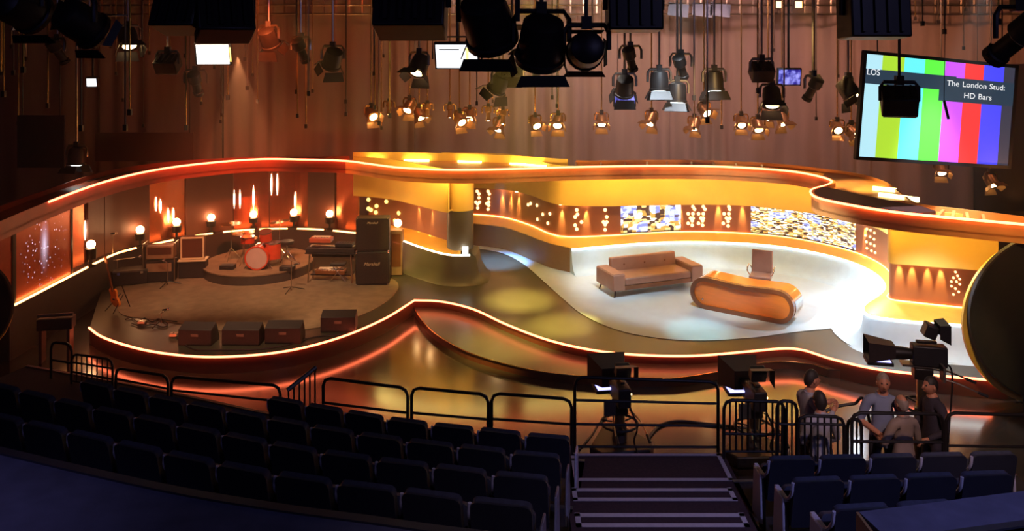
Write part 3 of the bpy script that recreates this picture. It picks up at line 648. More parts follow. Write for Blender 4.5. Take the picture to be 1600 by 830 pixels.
# ---- racetrack desk
def pill(L, H, n=14, dip=0.0, z0=0.0):
    r = H / 2; pts = []
    for i in range(n+1):
        a = math.pi/2 + math.pi*i/n; pts.append((-L/2 + r + r*math.cos(a), z0 + r + r*math.sin(a)))
    for i in range(n+1):
        a = -math.pi/2 + math.pi*i/n; pts.append((L/2 - r + r*math.cos(a), z0 + r + r*math.sin(a)))
    m = 14; x0, x1 = L/2 - r, -L/2 + r
    for i in range(1, m):
        t = i/m; pts.append((x0 + (x1-x0)*t, z0 + H - dip*math.sin(math.pi*t)**2))
    return pts
desk = thing('desk', 'glossy orange wooden desk shaped like a rounded racetrack loop', 'desk', (4.97, 17.03, S0), R(-35.5))
Ld, Hd, Dd = 2.22, 0.68, 0.66
def loop(mb, outer, inner, y0, y1):
    n = len(outer); vs = [(x, y0, z) for x, z in outer] + [(x, y0, z) for x, z in inner] + [(x, y1, z) for x, z in outer] + [(x, y1, z) for x, z in inner]
    fs = []
    for i in range(n):
        j = (i+1) % n; fs += [(i, j, n+j, n+i), (2*n+i, 3*n+i, 3*n+j, 2*n+j), (i, 2*n+i, 2*n+j, j), (n+i, n+j, 3*n+j, 3*n+i)]
    return mb.add(vs, fs)
out = pill(Ld, Hd, dip=0.035); inn = pill(Ld-0.17, Hd-0.17, dip=0.05, z0=0.085)
loop(MB(), out, inn, -Dd/2, -Dd/2 + 0.12).build('front_frame', 'wood_dark', desk)
out2 = pill(Ld-0.01, Hd-0.01, dip=0.035, z0=0.005); inn2 = pill(Ld-0.12, Hd-0.12, dip=0.035, z0=0.06)
loop(MB(), out2, inn2, -Dd/2 + 0.12, Dd/2).build('wrap_shell', 'wood_desk', desk)
n = len(inn); MB().add([(x, -Dd/2+0.05, z) for x, z in inn] + [(x, -Dd/2+0.09, z) for x, z in inn], [tuple(range(n)), tuple(range(2*n-1, n-1, -1))] + [(i, (i+1) % n, n+(i+1) % n, n+i) for i in range(n)]).build('front_panel', 'wood_desk', desk)
# chrome band on the right end
r = Hd/2; arc = [(-math.pi/2*0.75 + i/12*math.pi/2*1.0) for i in range(13)]
vs = []
for a in arc:
    x = Ld/2 - r + (r+0.004)*math.cos(a); z = r + (r+0.004)*math.sin(a); vs += [(x, -Dd/2+0.14, z), (x, Dd/2-0.02, z)]
MB().add(vs, [(2*i, 2*i+1, 2*i+3, 2*i+2) for i in range(12)]).build('chrome_band', 'chrome', desk)
MB().sphere((-Ld/2+0.27, -Dd/2+0.045, 0.20), 0.022, 10, 6).build('glint_bead', 'chrome', desk)  # bright bead shaped in place of a small reflection on the panel
# ---- chair behind the desk
ch = thing('swivel_chair', 'tan leather swivel chair with chrome arms behind the desk', 'chair', (5.62, 18.05, S0), R(-24))
for k in range(5):
    a = 2*math.pi*k/5; MB().cyl((0, 0, 0.09), (0.30*math.cos(a), 0.30*math.sin(a), 0.05), 0.022, 0.014, 8).build('base_leg', 'chrome', ch)
    MB().sphere((0.29*math.cos(a), 0.29*math.sin(a), 0.03), 0.03, 8, 6).build('castor', 'black_plastic', ch)
MB().cyl((0, 0, 0.08), (0, 0, 0.44), 0.028, 0.022, 12).build('gas_column', 'chrome', ch)
MB().box((0, 0, 0.48), (0.48, 0.46, 0.08)).build('seat', 'leather', ch, bevel=0.03)
MB().box((0, 0, 0), (0.46, 0.06, 0.52), T(0, 0.23, 0.74) @ Matrix.Rotation(R(-9), 4, 'X')).build('backrest', 'leather', ch, bevel=0.025)
for sx in (-1, 1):
    MB().tube(spline([(sx*0.22, 0.22, 0.55), (sx*0.28, 0.20, 0.66), (sx*0.28, -0.06, 0.68), (sx*0.28, -0.14, 0.60), (sx*0.20, -0.12, 0.47)], 5), 0.014, 8).build('armrest', 'chrome', ch)
MB().box((0, 0.0, 0.425), (0.2, 0.2, 0.03)).build('tilt_plate', 'black_metal', ch)
# ================================================================ band stage
SC = ST + 0.012
# ---- drum riser
rc = Vector(((405-800)/F_PX*20.2, 20.2, 0)); RT = 0.55
dr = thing('drum_riser', 'round dark drum riser with pale carpeted top', 'riser', (rc.x, rc.y, SC))
MB().lathe([(1.33, 0), (1.33, RT-SC-0.03)], 64).build('skirt', 'dado_dark', dr)
MB().lathe([(1.345, RT-SC-0.03), (1.345, RT-SC)], 64).build('top', 'carpet', dr)
# ---- drum kit
DC = PD(403, 403, 19.45)
bd = thing('bass_drum', 'red bass drum with grey front head at the middle of the kit', 'drum', (DC.x, 19.55, RT))
Mx = T(0, 0, 0.29) @ Matrix.Rotation(R(90), 4, 'X')
MB().lathe([(0.275, -0.20), (0.275, 0.20)], 32, Mx).build('shell', 'drum_red', bd)
MB().lathe([(0.255, 0.205), (0.255, 0.215)], 32, Mx).build('front_head', 'drum_head', bd)
MB().lathe([(0.258, 0.19), (0.288, 0.19), (0.288, 0.225), (0.258, 0.225)], 32, Mx, False, False).build('front_hoop', 'drum_red', bd)
for s_ in (-1, 1):
    MB().cyl((s_*0.22, -0.02, 0.16), (s_*0.34, -0.10, 0.0), 0.012, n=8).build('spur', 'chrome', bd)
for i in range(8):
    a = 2*math.pi*i/8 + 0.2; MB().box((0, 0, 0), (0.02, 0.30, 0.02), T(0.283*math.cos(a), 0, 0.29+0.283*math.sin(a)) @ Matrix.Rotation(-a, 4, 'Y')).build('lug', 'chrome', bd)
tm = MB().lathe([(0.15, 0), (0.15, 0.22)], 24, T(0.16, 0.02, 0.68) @ Matrix.Rotation(R(14), 4, 'X')).build('rack_tom', 'drum_red', bd)
MB().lathe([(0.155, 0.205), (0.155, 0.228)], 24, T(0.16, 0.02, 0.68) @ Matrix.Rotation(R(14), 4, 'X')).build('tom_rim', 'chrome', tm)
MB().cyl((0.08, 0.02, 0.55), (0.13, 0.02, 0.74), 0.014, n=8).build('tom_mount', 'chrome', bd)
def drum(name, label, x, Y, r, h, z0, legs=True):
    X = (x-800)/F_PX*Y; t = thing(name, label, 'drum', (X, Y, RT))
    MB().lathe([(r, 0), (r, h)], 24, T(0, 0, z0)).build('shell', 'drum_red', t)
    MB().lathe([(r+0.006, h-0.015), (r+0.006, h+0.012)], 24, T(0, 0, z0)).build('rim', 'chrome', t)
    MB().lathe([(r-0.008, h+0.004), (r-0.008, h+0.010)], 24, T(0, 0, z0)).build('head', 'drum_head', t)
    for i in range(3):
        a = 2*math.pi*i/3 + 0.4; MB().cyl((r*math.cos(a), r*math.sin(a), z0+h*0.5), (r*1.25*math.cos(a), r*1.25*math.sin(a), 0), 0.010, n=6).build('leg', 'chrome', t)
drum('snare_drum', 'small red snare drum left of the bass drum on its stand', 387, 20.0, 0.17, 0.15, 0.50)
drum('floor_tom', 'deep red floor tom right of the bass drum', 426, 19.7, 0.20, 0.38, 0.20)
def cymbal(label, x, y, Y, r, tilt, name='cymbal_stand'):
    p = PD(x, y, Y); t = thing(name, label, 'cymbal', (p.x, Y, RT)); h = p.z - RT
    MB().cyl((0, 0, 0.02), (0, 0, h), 0.012, 0.008, 8).build('pole', 'chrome', t)
    for i in range(3):
        a = 2*math.pi*i/3 + 0.5; MB().cyl((0, 0, 0.30), (0.24*math.cos(a), 0.24*math.sin(a), 0.0), 0.009, n=6).build('leg', 'chrome', t)
    MB().lathe([(0.01, 0.03), (0.04, 0.022), (0.05, 0.004), (r, -0.012), (r, -0.016), (0.05, 0.0)], 28, T(0, 0, h) @ Matrix.Rotation(tilt, 4, 'Y')).build('cymbal', 'brass', t)
    MB().sphere((0, 0, h+0.05), 0.015, 8, 6).build('wing_nut', 'chrome', t)
cymbal('crash cymbal highest on the left of the drum kit', 361, 349, 20.3, 0.27, 0.0)
cymbal('wide ride cymbal in front, left of centre on the kit', 380, 363.5, 19.9, 0.27, R(-2))
cymbal('tilted crash cymbal on the right of the drum kit', 437, 345.5, 20.3, 0.25, R(-8))
cymbal('small hi-hat cymbal low behind the snare drum', 391, 371.5, 20.2, 0.19, 0.0)
st = thing('drum_stool', 'round black drum stool behind the floor tom', 'stool', ((448-800)/F_PX*20.2, 20.2, RT))
MB().lathe([(0.17, 0.42), (0.18, 0.46), (0.17, 0.50)], 20).build('seat', 'black_plastic', st)
MB().cyl((0, 0, 0.1), (0, 0, 0.43), 0.018, n=8).build('column', 'chrome', st)
for i in range(3):
    a = 2*math.pi*i/3; MB().cyl((0, 0, 0.26), (0.22*math.cos(a), 0.22*math.sin(a), 0), 0.012, n=6).build('leg', 'chrome', st)
# small effect boxes on the riser
for x, y, lbl in ((356, 416, 'small dark box at the front left of the drum riser'), (449, 418, 'small dark box at the front right of the drum riser')):
    p = P(x, y+4, RT); t = thing('effects_case', lbl, 'case', (p.x, p.y, RT), group='boxes on the drum riser')
    MB().box((0, 0, 0.05), (0.34, 0.22, 0.10)).build('body', 'black_plastic', t, bevel=0.01)
    MB().tube([(-0.06, -0.115, 0.06), (-0.05, -0.14, 0.07), (0.05, -0.14, 0.07), (0.06, -0.115, 0.06)], 0.006, 6).build('handle', 'chrome', t)
# ---- stacked guitar cabinets
p = P(581, 447, ST); cabrot = R(3)
for k, (lbl, z0) in enumerate((('lower of the two tall black guitar cabinets beside the keyboards', 0.0), ('upper black guitar cabinet stacked on another beside the keyboards', 0.795))):
    t = thing('guitar_cabinet', lbl, 'speaker', (p.x, p.y + 0.2, SC + z0), cabrot, group='stacked guitar cabinets')
    MB().box((0, 0.01, 0.395), (0.78, 0.38, 0.785)).build('body', 'cab_black', t, bevel=0.015)
    MB().box((0, -0.185, 0.395), (0.70, 0.012, 0.70)).build('grille_cloth', 'grille', t)
    for sx in (-1, 1):
        for zz in (0.02, 0.77): MB().box((sx*0.375, -0.175, zz), (0.04, 0.045, 0.04)).build('corner', 'chrome', t, bevel=0.008)
        MB().box((sx*0.391, 0.02, 0.45), (0.006, 0.16, 0.07)).build('handle', 'grey_metal', t)
    text_mesh('script_badge', 'Marshall', 0.11 if k == 0 else 0.075, 'cream', t, T(-0.02 if k == 0 else 0.0, -0.194, 0.50 if k == 0 else 0.68) @ Matrix.Rotation(R(90), 4, 'X'), 0.35, 0.002)
# small amp head / wooden case behind the cabinets on the right
p = P(617, 440, ST)
t = thing('wooden_amp_case', 'narrow tan amplifier case standing right of the tall cabinets', 'case', (p.x-0.05, p.y + 0.62, SC), R(5))
MB().box((0, 0, 0.55), (0.30, 0.3, 1.1)).build('body', 'amp_tan', t, bevel=0.012)
MB().box((0, -0.155, 0.62), (0.22, 0.012, 0.80)).build('panel', 'wood_dark', t)
# ---- keyboards
kx = PD(519, 420, 19.3)
t = thing('keyboard_stand', 'black table stand under the two keyboards', 'keyboard stand', (kx.x, 19.3, SC), R(-3))
MB().box((0, 0, 0.70), (1.20, 0.44, 0.03)).build('top_board', 'cab_black', t)
for sx in (-1, 1):
    for sy in (-1, 1): MB().cyl((sx*0.50, sy*0.17, 0.69), (sx*0.53, sy*0.20, 0), 0.018, n=8).build('leg', 'steel', t)
MB().box((0, 0.05, 0.62), (1.02, 0.04, 0.13)).build('apron', 'cab_black', t)
MB().box((0, 0.05, 0.16), (1.0, 0.30, 0.03)).build('lower_shelf', 'cab_black', t)
def keyboard(label, z, body, w, d, dx, rz=0):
    t = thing('keyboard', label, 'keyboard', (kx.x + dx, 19.3, SC + z), R(-3) + rz, group='stage keyboards')
    MB().box((0, 0, 0.05), (w, d, 0.10)).build('body', body, t, bevel=0.01)
    nk = int(w / 0.05)
    for i in range(nk - 2): MB().box((-w/2 + 0.07 + i*(w-0.1)/(nk-2), 0.06, 0.106), ((w-0.1)/(nk-2)*0.86, 0.15, 0.014)).build('key', 'keys_white', t)
    for i in range(5): MB().cyl((-w/2+0.15+i*0.07, -d/2+0.06, 0.10), (-w/2+0.15+i*0.07, -d/2+0.06, 0.12), 0.012, n=8).build('knob', 'chrome', t)
keyboard('long black keyboard on the table stand', 0.715, 'cab_black', 1.18, 0.40, 0)
keyboard('short red keyboard on top of the black one', 0.94, 'kb_red', 0.52, 0.28, -0.26)
keyboard('dark keyboard lying on the lower shelf of the stand', 0.175, 'wood_dark', 0.72, 0.26, -0.02)
for sx in (-0.5, 0.02):
    pass
mx = thing('mixer', 'small mixer with metal knobs beside the red keyboard', 'mixer', (kx.x + 0.30, 19.32, SC + 0.835), R(-3))
MB().box((0, 0, 0.04), (0.42, 0.26, 0.08)).build('body', 'black_plastic', mx, bevel=0.008)
for i in range(6):
    for j in range(2): MB().cyl((-0.16+i*0.064, -0.06+j*0.1, 0.08), (-0.16+i*0.064, -0.06+j*0.1, 0.105), 0.014, n=8).build('knob', 'chrome', mx)
ks = P(529, 440, ST); t = thing('keyboard_stool', 'folding metal stool in front of the keyboards', 'stool', (ks.x, ks.y, SC))
MB().box((0, 0, 0.42), (0.36, 0.26, 0.06)).build('seat', 'cab_black', t, bevel=0.02)
for a, b in (((-0.2, 0, 0), (0.13, 0, 0.40)), ((0.2, 0, 0), (-0.13, 0, 0.40))):
    for yy in (-0.1, 0.1): MB().cyl((a[0], yy, 0), (b[0], yy, 0.40), 0.012, n=6).build('leg', 'steel', t)
# ---- amplifiers at the left
def combo(label, x, ybot, wpx, hpx, name, parts):
    b = P(x, ybot, ST); s_ = b.y / F_PX; return thing(name, label, 'amplifier', (b.x, b.y + 0.2, SC), R(8)), wpx*s_, hpx*s_
t, wA, hA = combo('brown two-tier amplifier stack in a steel frame left of the drum riser', 246, 443, 44, 62, 'amplifier_stack', None)
MB().box((0, 0, 0.26), (wA, 0.34, 0.50)).build('cabinet', 'cab_black', t, bevel=0.012)
MB().box((0, -0.175, 0.36), (wA-0.10, 0.012, 0.20)).build('grille_cloth', 'amp_tan', t)
MB().box((0, 0.02, 0.70), (wA*0.92, 0.30, 0.30)).build('head', 'amp_tan', t, bevel=0.012)
MB().box((0, -0.135, 0.74), (wA*0.8, 0.012, 0.16)).build('control_panel', 'panel_brown', t)
for sx in (-1, 1): MB().tube([(sx*wA*0.53, -0.19, 0), (sx*wA*0.53, -0.19, 0.93), (sx*wA*0.53, 0.17, 0.93), (sx*wA*0.53, 0.17, 0)], 0.014, 6).build('rack_frame', 'steel', t)
MB().cyl((-wA*0.53, -0.19, 0.93), (wA*0.53, -0.19, 0.93), 0.012, n=6).build('top_rail', 'steel', t)
t, wA, hA = combo('amplifier with square cream outline on a black base left of the drum riser', 297, 437, 40, 66, 'amplifier_combo', None)
MB().box((0, 0.02, 0.21), (wA, 0.34, 0.40)).build('base_case', 'cab_black', t, bevel=0.01)
MB().box((0, -0.0, 0.43), (wA*1.06, 0.38, 0.03)).build('lid', 'cream', t, bevel=0.005)
MB().box((0, 0.02, 0.725), (wA*0.84, 0.24, 0.53)).build('body', 'panel_brown', t, bevel=0.01)
for c, d in (((0, -0.105, 0.975), (wA*0.86, 0.03, 0.035)), ((0, -0.105, 0.475), (wA*0.86, 0.03, 0.035))): MB().box(c, d).build('outline_bar', 'cream', t)
for sx in (-1, 1): MB().box((sx*wA*0.415, -0.105, 0.725), (0.035, 0.03, 0.47)).build('outline_bar', 'cream', t)
# ---- low case and piano-like desk at the far left of the band stage
p = P(200, 446, ST); t = thing('flight_case', 'low dark flight case at the left rear of the band stage', 'case', (p.x, p.y + 0.15, SC), R(20))
MB().box((0, 0, 0.16), (0.75, 0.40, 0.30)).build('body', 'cab_black', t, bevel=0.012)
MB().box((0, 0, 0.33), (0.76, 0.41, 0.03)).build('lid', 'grey_metal', t)
for sx in (-0.25, 0.25): MB().box((sx, -0.205, 0.29), (0.06, 0.02, 0.06)).build('latch', 'chrome', t)
# ---- guitar leaning on a stand
p = P(174, 489, ST); t = thing('electric_guitar', 'brown electric guitar upright on a stand at the left stage edge', 'guitar', (p.x + 0.05, p.y + 0.12, SC), R(-35))
body = [(-0.14, 0.02), (-0.17, 0.12), (-0.11, 0.22), (-0.14, 0.33), (-0.08, 0.40), (-0.03, 0.34), (0.03, 0.34), (0.09, 0.41), (0.14, 0.34), (0.11, 0.22), (0.17, 0.12), (0.13, 0.02), (0, -0.02)]
Mg = T(0, 0, 0.10) @ Matrix.Rotation(R(12), 4, 'X')
sm = spline([Vector((x, z)) for x, z in body] + [Vector(body[0])], 3)[:-1]
MB().add([(q.x, -0.02, q.y) for q in sm] + [(q.x, 0.02, q.y) for q in sm], [tuple(range(len(sm))), tuple(range(2*len(sm)-1, len(sm)-1, -1))] + [(i, (i+1) % len(sm), len(sm)+(i+1) % len(sm), len(sm)+i) for i in range(len(sm))], Mg).build('body', 'wood_desk', t)
MB().box((0, -0.012, 0.66), (0.05, 0.022, 0.66), Mg).build('neck', 'wood_dark', t)
MB().box((0, -0.012, 1.06), (0.075, 0.02, 0.16), Mg, 1.1).build('headstock', 'wood_desk', t)
MB().box((0, -0.025, 0.16), (0.09, 0.015, 0.03), Mg).build('bridge', 'chrome', t)
for sx in (-1, 1): MB().cyl((sx*0.16, -0.16, 0), (sx*0.05, 0.12, 0.32), 0.011, n=6).build('stand_leg', 'black_metal', t)
MB().cyl((0, 0.3, 0), (0, 0.12, 0.5), 0.011, n=6).build('stand_leg', 'black_metal', t)
# ---- microphone stands
def mic_stand(label, x, ybase, ytop, boom=None, base='tripod'):
    b = P(x, ybase, ST); s_ = b.y / F_PX; h = (ybase - ytop)*s_; t = thing('microphone_stand', label, 'mic stand', (b.x, b.y, SC), group='microphone stands on the band stage')
    MB().cyl((0, 0, 0.02), (0, 0, h), 0.011, 0.009, 8).build('pole', 'steel', t)
    for i in range(3):
        a = 2*math.pi*i/3 + 0.35; MB().cyl((0, 0, 0.09), (0.30*math.cos(a), 0.30*math.sin(a), 0.008), 0.010, n=6).build('leg', 'black_metal', t)
    end = Vector((0, 0, h))
    if boom:
        end = Vector((boom[0]*s_, 0, h + boom[1]*s_)); MB().cyl(Vector((0, 0, h)) - (end - Vector((0, 0, h)))*0.2, end, 0.008, n=8).build('boom', 'steel', t)
    MB().sphere(end, 0.032, 10, 8).build('microphone', 'chrome', t)
    MB().cyl(end, end - Vector((0.12, 0, 0.02)), 0.02, 0.014, 8).build('mic_body', 'black_plastic', t)
mic_stand('tall microphone stand at the left rear of the band stage', 176, 442, 370, (5, 5))
mic_stand('boom microphone stand reaching towards the left amplifier', 183, 446, 407, (36, 5))
mic_stand('short microphone stand in front of the brown amplifier stack', 262, 446, 412, (-6, 4))
mic_stand('microphone stand standing alone on the carpet in front of the keyboards', 455, 455, 408, (12, -5))
mic_stand('low microphone stand among cables at the left front of the stage', 252, 507, 490, (11, 6))
# ---- wedge monitors along the stage front
for (x0, x1, yb, lbl) in ((278, 331, 541, 'leftmost stage monitor wedge at the band stage front'), (346, 405, 541, 'second stage monitor wedge from the left at the stage front'),
                          (413, 469, 538, 'third stage monitor wedge from the left at the stage front'), (500, 554, 520, 'rightmost stage monitor wedge standing apart near the stage edge')):
    b = P((x0+x1)/2, yb, ST); wd = (x1-x0)*b.y/F_PX; t = thing('monitor_wedge', lbl, 'speaker', (b.x, b.y + 0.19, SC - 0.012), R((x0-400)*0.03), group='wedge monitors on the band stage')
    pr = [(-0.18, 0), (0.20, 0), (0.20, 0.10), (0.06, 0.38), (-0.18, 0.30)]; n = len(pr)
    MB().add([(-wd/2, y, z) for y, z in pr] + [(wd/2, y, z) for y, z in pr], [tuple(range(n-1, -1, -1)), tuple(range(n, 2*n))] + [(i, (i+1) % n, n+(i+1) % n, n+i) for i in range(n)]).build('cabinet', 'cab_black', t, bevel=0.01)
    MB().box((0, 0, 0), (wd-0.06, 0.012, 0.27), T(0, 0.137, 0.24) @ Matrix.Rotation(R(26.5), 4, 'X')).build('grille', 'grille', t)
    MB().box((0, -0.183, 0.2), (0.14, 0.01, 0.05)).build('handle', 'grey_metal', t)
# ---- cables and pedals at the stage front
def cable(label, pts, z, r=0.012, m='black_plastic'):
    q = [P(x, y, z) for x, y in pts]; o = MB().tube([(v.x, v.y, z + r) for v in spline(q, 6)], r, 6).build('cable', m)
    return tag(o, label, 'cable', 'cables on the stage')
cable('tangled black cable by the guitar at the left stage front', [(196,500),(205,497),(215,503),(226,498),(238,504),(248,499),(262,507),(255,512),(240,508),(222,511),(206,506)], SC)
cable('black cable running along the band stage front to the wedges', [(270,523),(300,546),(340,548),(400,547),(450,540),(490,528),(540,524)], SC - 0.01)
for x, y, lbl in ((222, 507, 'effects pedal beside the cable tangle'), (272, 526, 'effects pedal left of the monitor wedges')):
    p = P(x, y, ST); t = thing('effects_pedal', lbl, 'pedal', (p.x, p.y, SC), group='effects pedals')
    MB().box((0, 0, 0.03), (0.16, 0.12, 0.06), None, 0.85).build('housing', 'steel', t, bevel=0.006)
    MB().cyl((0, -0.02, 0.06), (0, -0.02, 0.075), 0.015, n=8).build('switch', 'chrome', t)
# ---- globe lamps standing on the ledge behind the band
for i, (x, y) in enumerate(((142,382),(219,359),(276,347),(330,340),(396,335),(459,332),(515,334))):
    p, d = at_px(DB, x); q = p + Vector((-d.y, d.x))*0.17; z = H_CAM - (y - Y_HOR)/F_PX*q.y; X = (x-800)/F_PX*q.y
    t = thing('globe_lamp', 'glowing globe lamp on the ledge behind the band, %s from the left' % ORD[i], 'lamp', (X, q.y, 1.0), group='globe lamps behind the band')
    MB().lathe([(0.10, 0), (0.10, 0.03), (0.03, 0.05), (0.03, 0.16), (0.11, 0.18), (0.12, z - 1.0 - 0.09), (0.06, z - 1.0 - 0.07)], 18).build('lamp_body', 'black_metal', t)
    MB().sphere((0, 0, z - 1.0), 0.095, 16, 12).build('globe', 'bulb', t)
p = PD(622, 348, 20.4); t = thing('globe_lamp', 'glowing globe lamp on a tan box right of the guitar cabinets', 'lamp', (p.x, 20.35, 0.945), group='globe lamps behind the band')
MB().box((0, 0, 0.20), (0.28, 0.22, 0.32)).build('lamp_body', 'amp_tan', t, bevel=0.01)
MB().sphere((0, 0, p.z - 0.945), 0.10, 16, 12).build('globe', 'bulb', t)
# ---- dark camera crane lying by the left side wall
p = PD(88, 500, 15.2); t = thing('equipment_trunk', 'long dark equipment trunk on trestles beside the left glass panels', 'trunk', (p.x, 15.2, 0), R(12))
MB().box((0, 0, 0.72), (0.62, 0.26, 0.22)).build('trunk', 'cab_black', t, bevel=0.02)
for sx in (-1, 1): MB().box((sx*0.24, 0, 0.305), (0.05, 0.24, 0.61)).build('trestle', 'panel_brown', t)
MB().cyl((-0.31, -0.05, 0.88), (0.31, -0.05, 0.88), 0.03, n=10).build('tube', 'grey_metal', t)
# ================================================================ raked seating
row4 = curve([(-420,540),(-260,572),(-120,605),(0,635),(130,663),(260,690.5),(400,718),(533,738),(648,752),(750,765),(850,775)], 2.6, 6)
DK = [0.96, 1.23, 1.50, 1.78]                   # deck heights, front row first
rowsL = [offset(row4, 2.72), offset(row4, 1.80), offset(row4, 0.90), row4]
rowsR = []
for (xa, ya, xb, yb, z) in ((1190, 706, 1680, 695, 1.78), (1225, 738, 1700, 721.5, 2.05), (1285, 779, 1720, 757, 2.32)):
    a, b = P(xa, ya, z), P(xb, yb, z); rowsR.append([Vector(a[:2]), Vector(b[:2])])
# decks
def deck(name, label, path, w0, w1, z, grp):
    t = thing(name, label, 'seating deck', (path[len(path)//2].x, path[len(path)//2].y, 0), group=grp)
    MB().sweep(path, [(-w0, 0.0), (-w0, z), (w1, z), (w1, 0.0)]).build('platform', 'deck_black', t, world=True)
    MB().sweep(offset(path, w1 - 0.02), [(-0.02, z), (-0.02, z + 0.012), (0.03, z + 0.012), (0.03, z - 0.04), (0.022, z-0.04), (0.022, z)]).build('nosing', 'grey_metal', t, world=True)
NR = ['front', 'second', 'third', 'fourth']
for k in range(4):
    deck('seating_deck', '%s row deck of the left seating block, black carpeted step' % NR[k], rowsL[k], 0.44, 1.0 if k == 0 else 0.445, DK[k], 'stepped decks under the seats')
for k in range(3):
    deck('seating_deck', '%s row deck of the right seating block, black carpeted step' % NR[k], rowsR[k], 0.44, 0.95 if k == 0 else 0.43, DK[k], 'stepped decks under the seats')
# ---- one folding seat, facing the stage (+Y)
def rpanel(w, h, r, n=5):
    pts = []
    for cx, cz, a0 in ((w/2-r, h-r, 0), (-w/2+r, h-r, 90), (-w/2+0.02, 0.02, 180), (w/2-0.02, 0.02, 270)):
        rr = r if cz > 0.1 else 0.02
        for i in range(n+1):
            a = R(a0 + 90*i/n); pts.append((cx + rr*math.cos(a), cz + rr*math.sin(a)))
    return pts
def make_seat():
    t = thing('folding_seat', 'x', 'seat', group='folding audience seats')
    def slab(pr, y0, y1, M):
        n = len(pr); return MB().add([(x, y0, z) for x, z in pr] + [(x, y1, z) for x, z in pr], [tuple(range(n)), tuple(range(2*n-1, n-1, -1))] + [(i, (i+1) % n, n+(i+1) % n, n+i) for i in range(n)], M)
    Mb = T(0, -0.06, 0.36) @ Matrix.Rotation(R(11), 4, 'X')
    slab(rpanel(0.455, 0.47, 0.05), -0.012, 0.045, Mb).build('backrest', 'seat_fabric', t)
    slab(rpanel(0.465, 0.475, 0.055), -0.030, -0.010, Mb).build('back_shell', 'seat_shell', t)
    slab(rpanel(0.43, 0.33, 0.05), 0, 0.07, T(0, 0.04, 0.30) @ Matrix.Rotation(R(-14), 4, 'X')).build('seat_pan', 'seat_fabric', t)
    MB().tube(spline([(-0.238, -0.15, 0.80), (-0.246, -0.14, 0.70), (-0.25, -0.05, 0.60), (-0.25, 0.10, 0.575)], 3), 0.016, 6).build('side_bracket', 'seat_plastic', t)
    MB().box((-0.252, 0.07, 0.585), (0.045, 0.26, 0.03)).build('armrest', 'seat_plastic', t, bevel=0.008)
    MB().box((-0.252, 0.0, 0.29), (0.03, 0.12, 0.58)).build('leg', 'black_metal', t)
    MB().box((-0.252, 0.0, 0.01), (0.06, 0.26, 0.02)).build('foot', 'black_metal', t)
    return t
proto = make_seat(); bpy.context.view_layer.update(); used = False
PITCH = 0.53
def put_seat(p, d, z, label):
    global used
    o = proto if not used else dup(proto); used = True
    o.location = (p.x, p.y, z); o.rotation_euler = (0, 0, math.atan2(d.y, d.x)); o['label'] = label; return o
def end_panel(o, sx):
    m = MB(); m.box((sx*0.285, 0.05, 0.36), (0.03, 0.26, 0.50), None, 0.75); return m.build('end_panel', 'seat_plastic', o, bevel=0.01)
for k, row in enumerate(rowsL):
    L = length(row); ds = []; s_ = L - 0.30
    while s_ > 0.1: ds.append(s_); s_ -= PITCH
    i = 0
    for (p, d) in along(row, ds):
        if px(p) < (425, 140, -50, -50)[k]: break          # the front rows stop short of the left handrail
        o = put_seat(p, d, DK[k] + 0.0, 'dark blue folding seat, left block %s row, %s from the stairs' % (NR[k], ORD[i] if i < 24 else 'last'))
        if i == 0: end_panel(o, 1)
        i += 1
for k, row in enumerate(rowsR):
    L = length(row); ds = [0.26 + PITCH*j for j in range(int((L - 0.3) / PITCH))]; i = 0
    for (p, d) in along(row, ds):
        if px(p) > 1640: break
        o = put_seat(p, d, DK[k], 'dark blue folding seat, right block %s row, %s from the stairs' % (NR[k], ORD[i]))
        if i == 0: end_panel(o, -1)
        i += 1
# ---- cloth covered parapets closing the blocks towards the back
pl = offset(row4, -0.92)
t = thing('parapet', 'broad navy cloth covered parapet filling the lower left corner', 'parapet', (-2, 5.4, 0))
MB().sweep(pl, [(-1.35, 0), (-1.35, 2.84), (-0.02, 2.84), (0, 2.80), (0, 0)]).build('cloth_cover', 'parapet_blue', t, world=True)
MB().sweep(pl, [(-0.06, 2.84), (-0.06, 2.855), (0.015, 2.855), (0.015, 2.76), (0.0, 2.76), (0, 2.84)]).build('edge_band', 'seat_shell', t, world=True)
a, b = P(1342, 800, 2.6), P(1720, 752, 2.6); pr = [Vector(a[:2]), Vector(b[:2])]
t = thing('parapet', 'navy covered parapet ledge at the lower right behind the seats', 'parapet', (4, 5.7, 0))
MB().sweep(pr, [(-0.36, 0), (-0.36, 2.60), (0, 2.60), (0, 0)]).build('cloth_cover', 'parapet_blue', t, world=True)
MB().sweep(pr, [(-0.40, 2.60), (-0.40, 2.615), (-0.34, 2.615), (-0.34, 2.60)]).build('edge_band', 'seat_shell', t, world=True)
MB().box((0, 0, 0), (0.02, 0.36, 1.2), T(pr[0].x - 0.012, pr[0].y - 0.18, 2.0)).build('end_board', 'dado_brown', t, world=True)
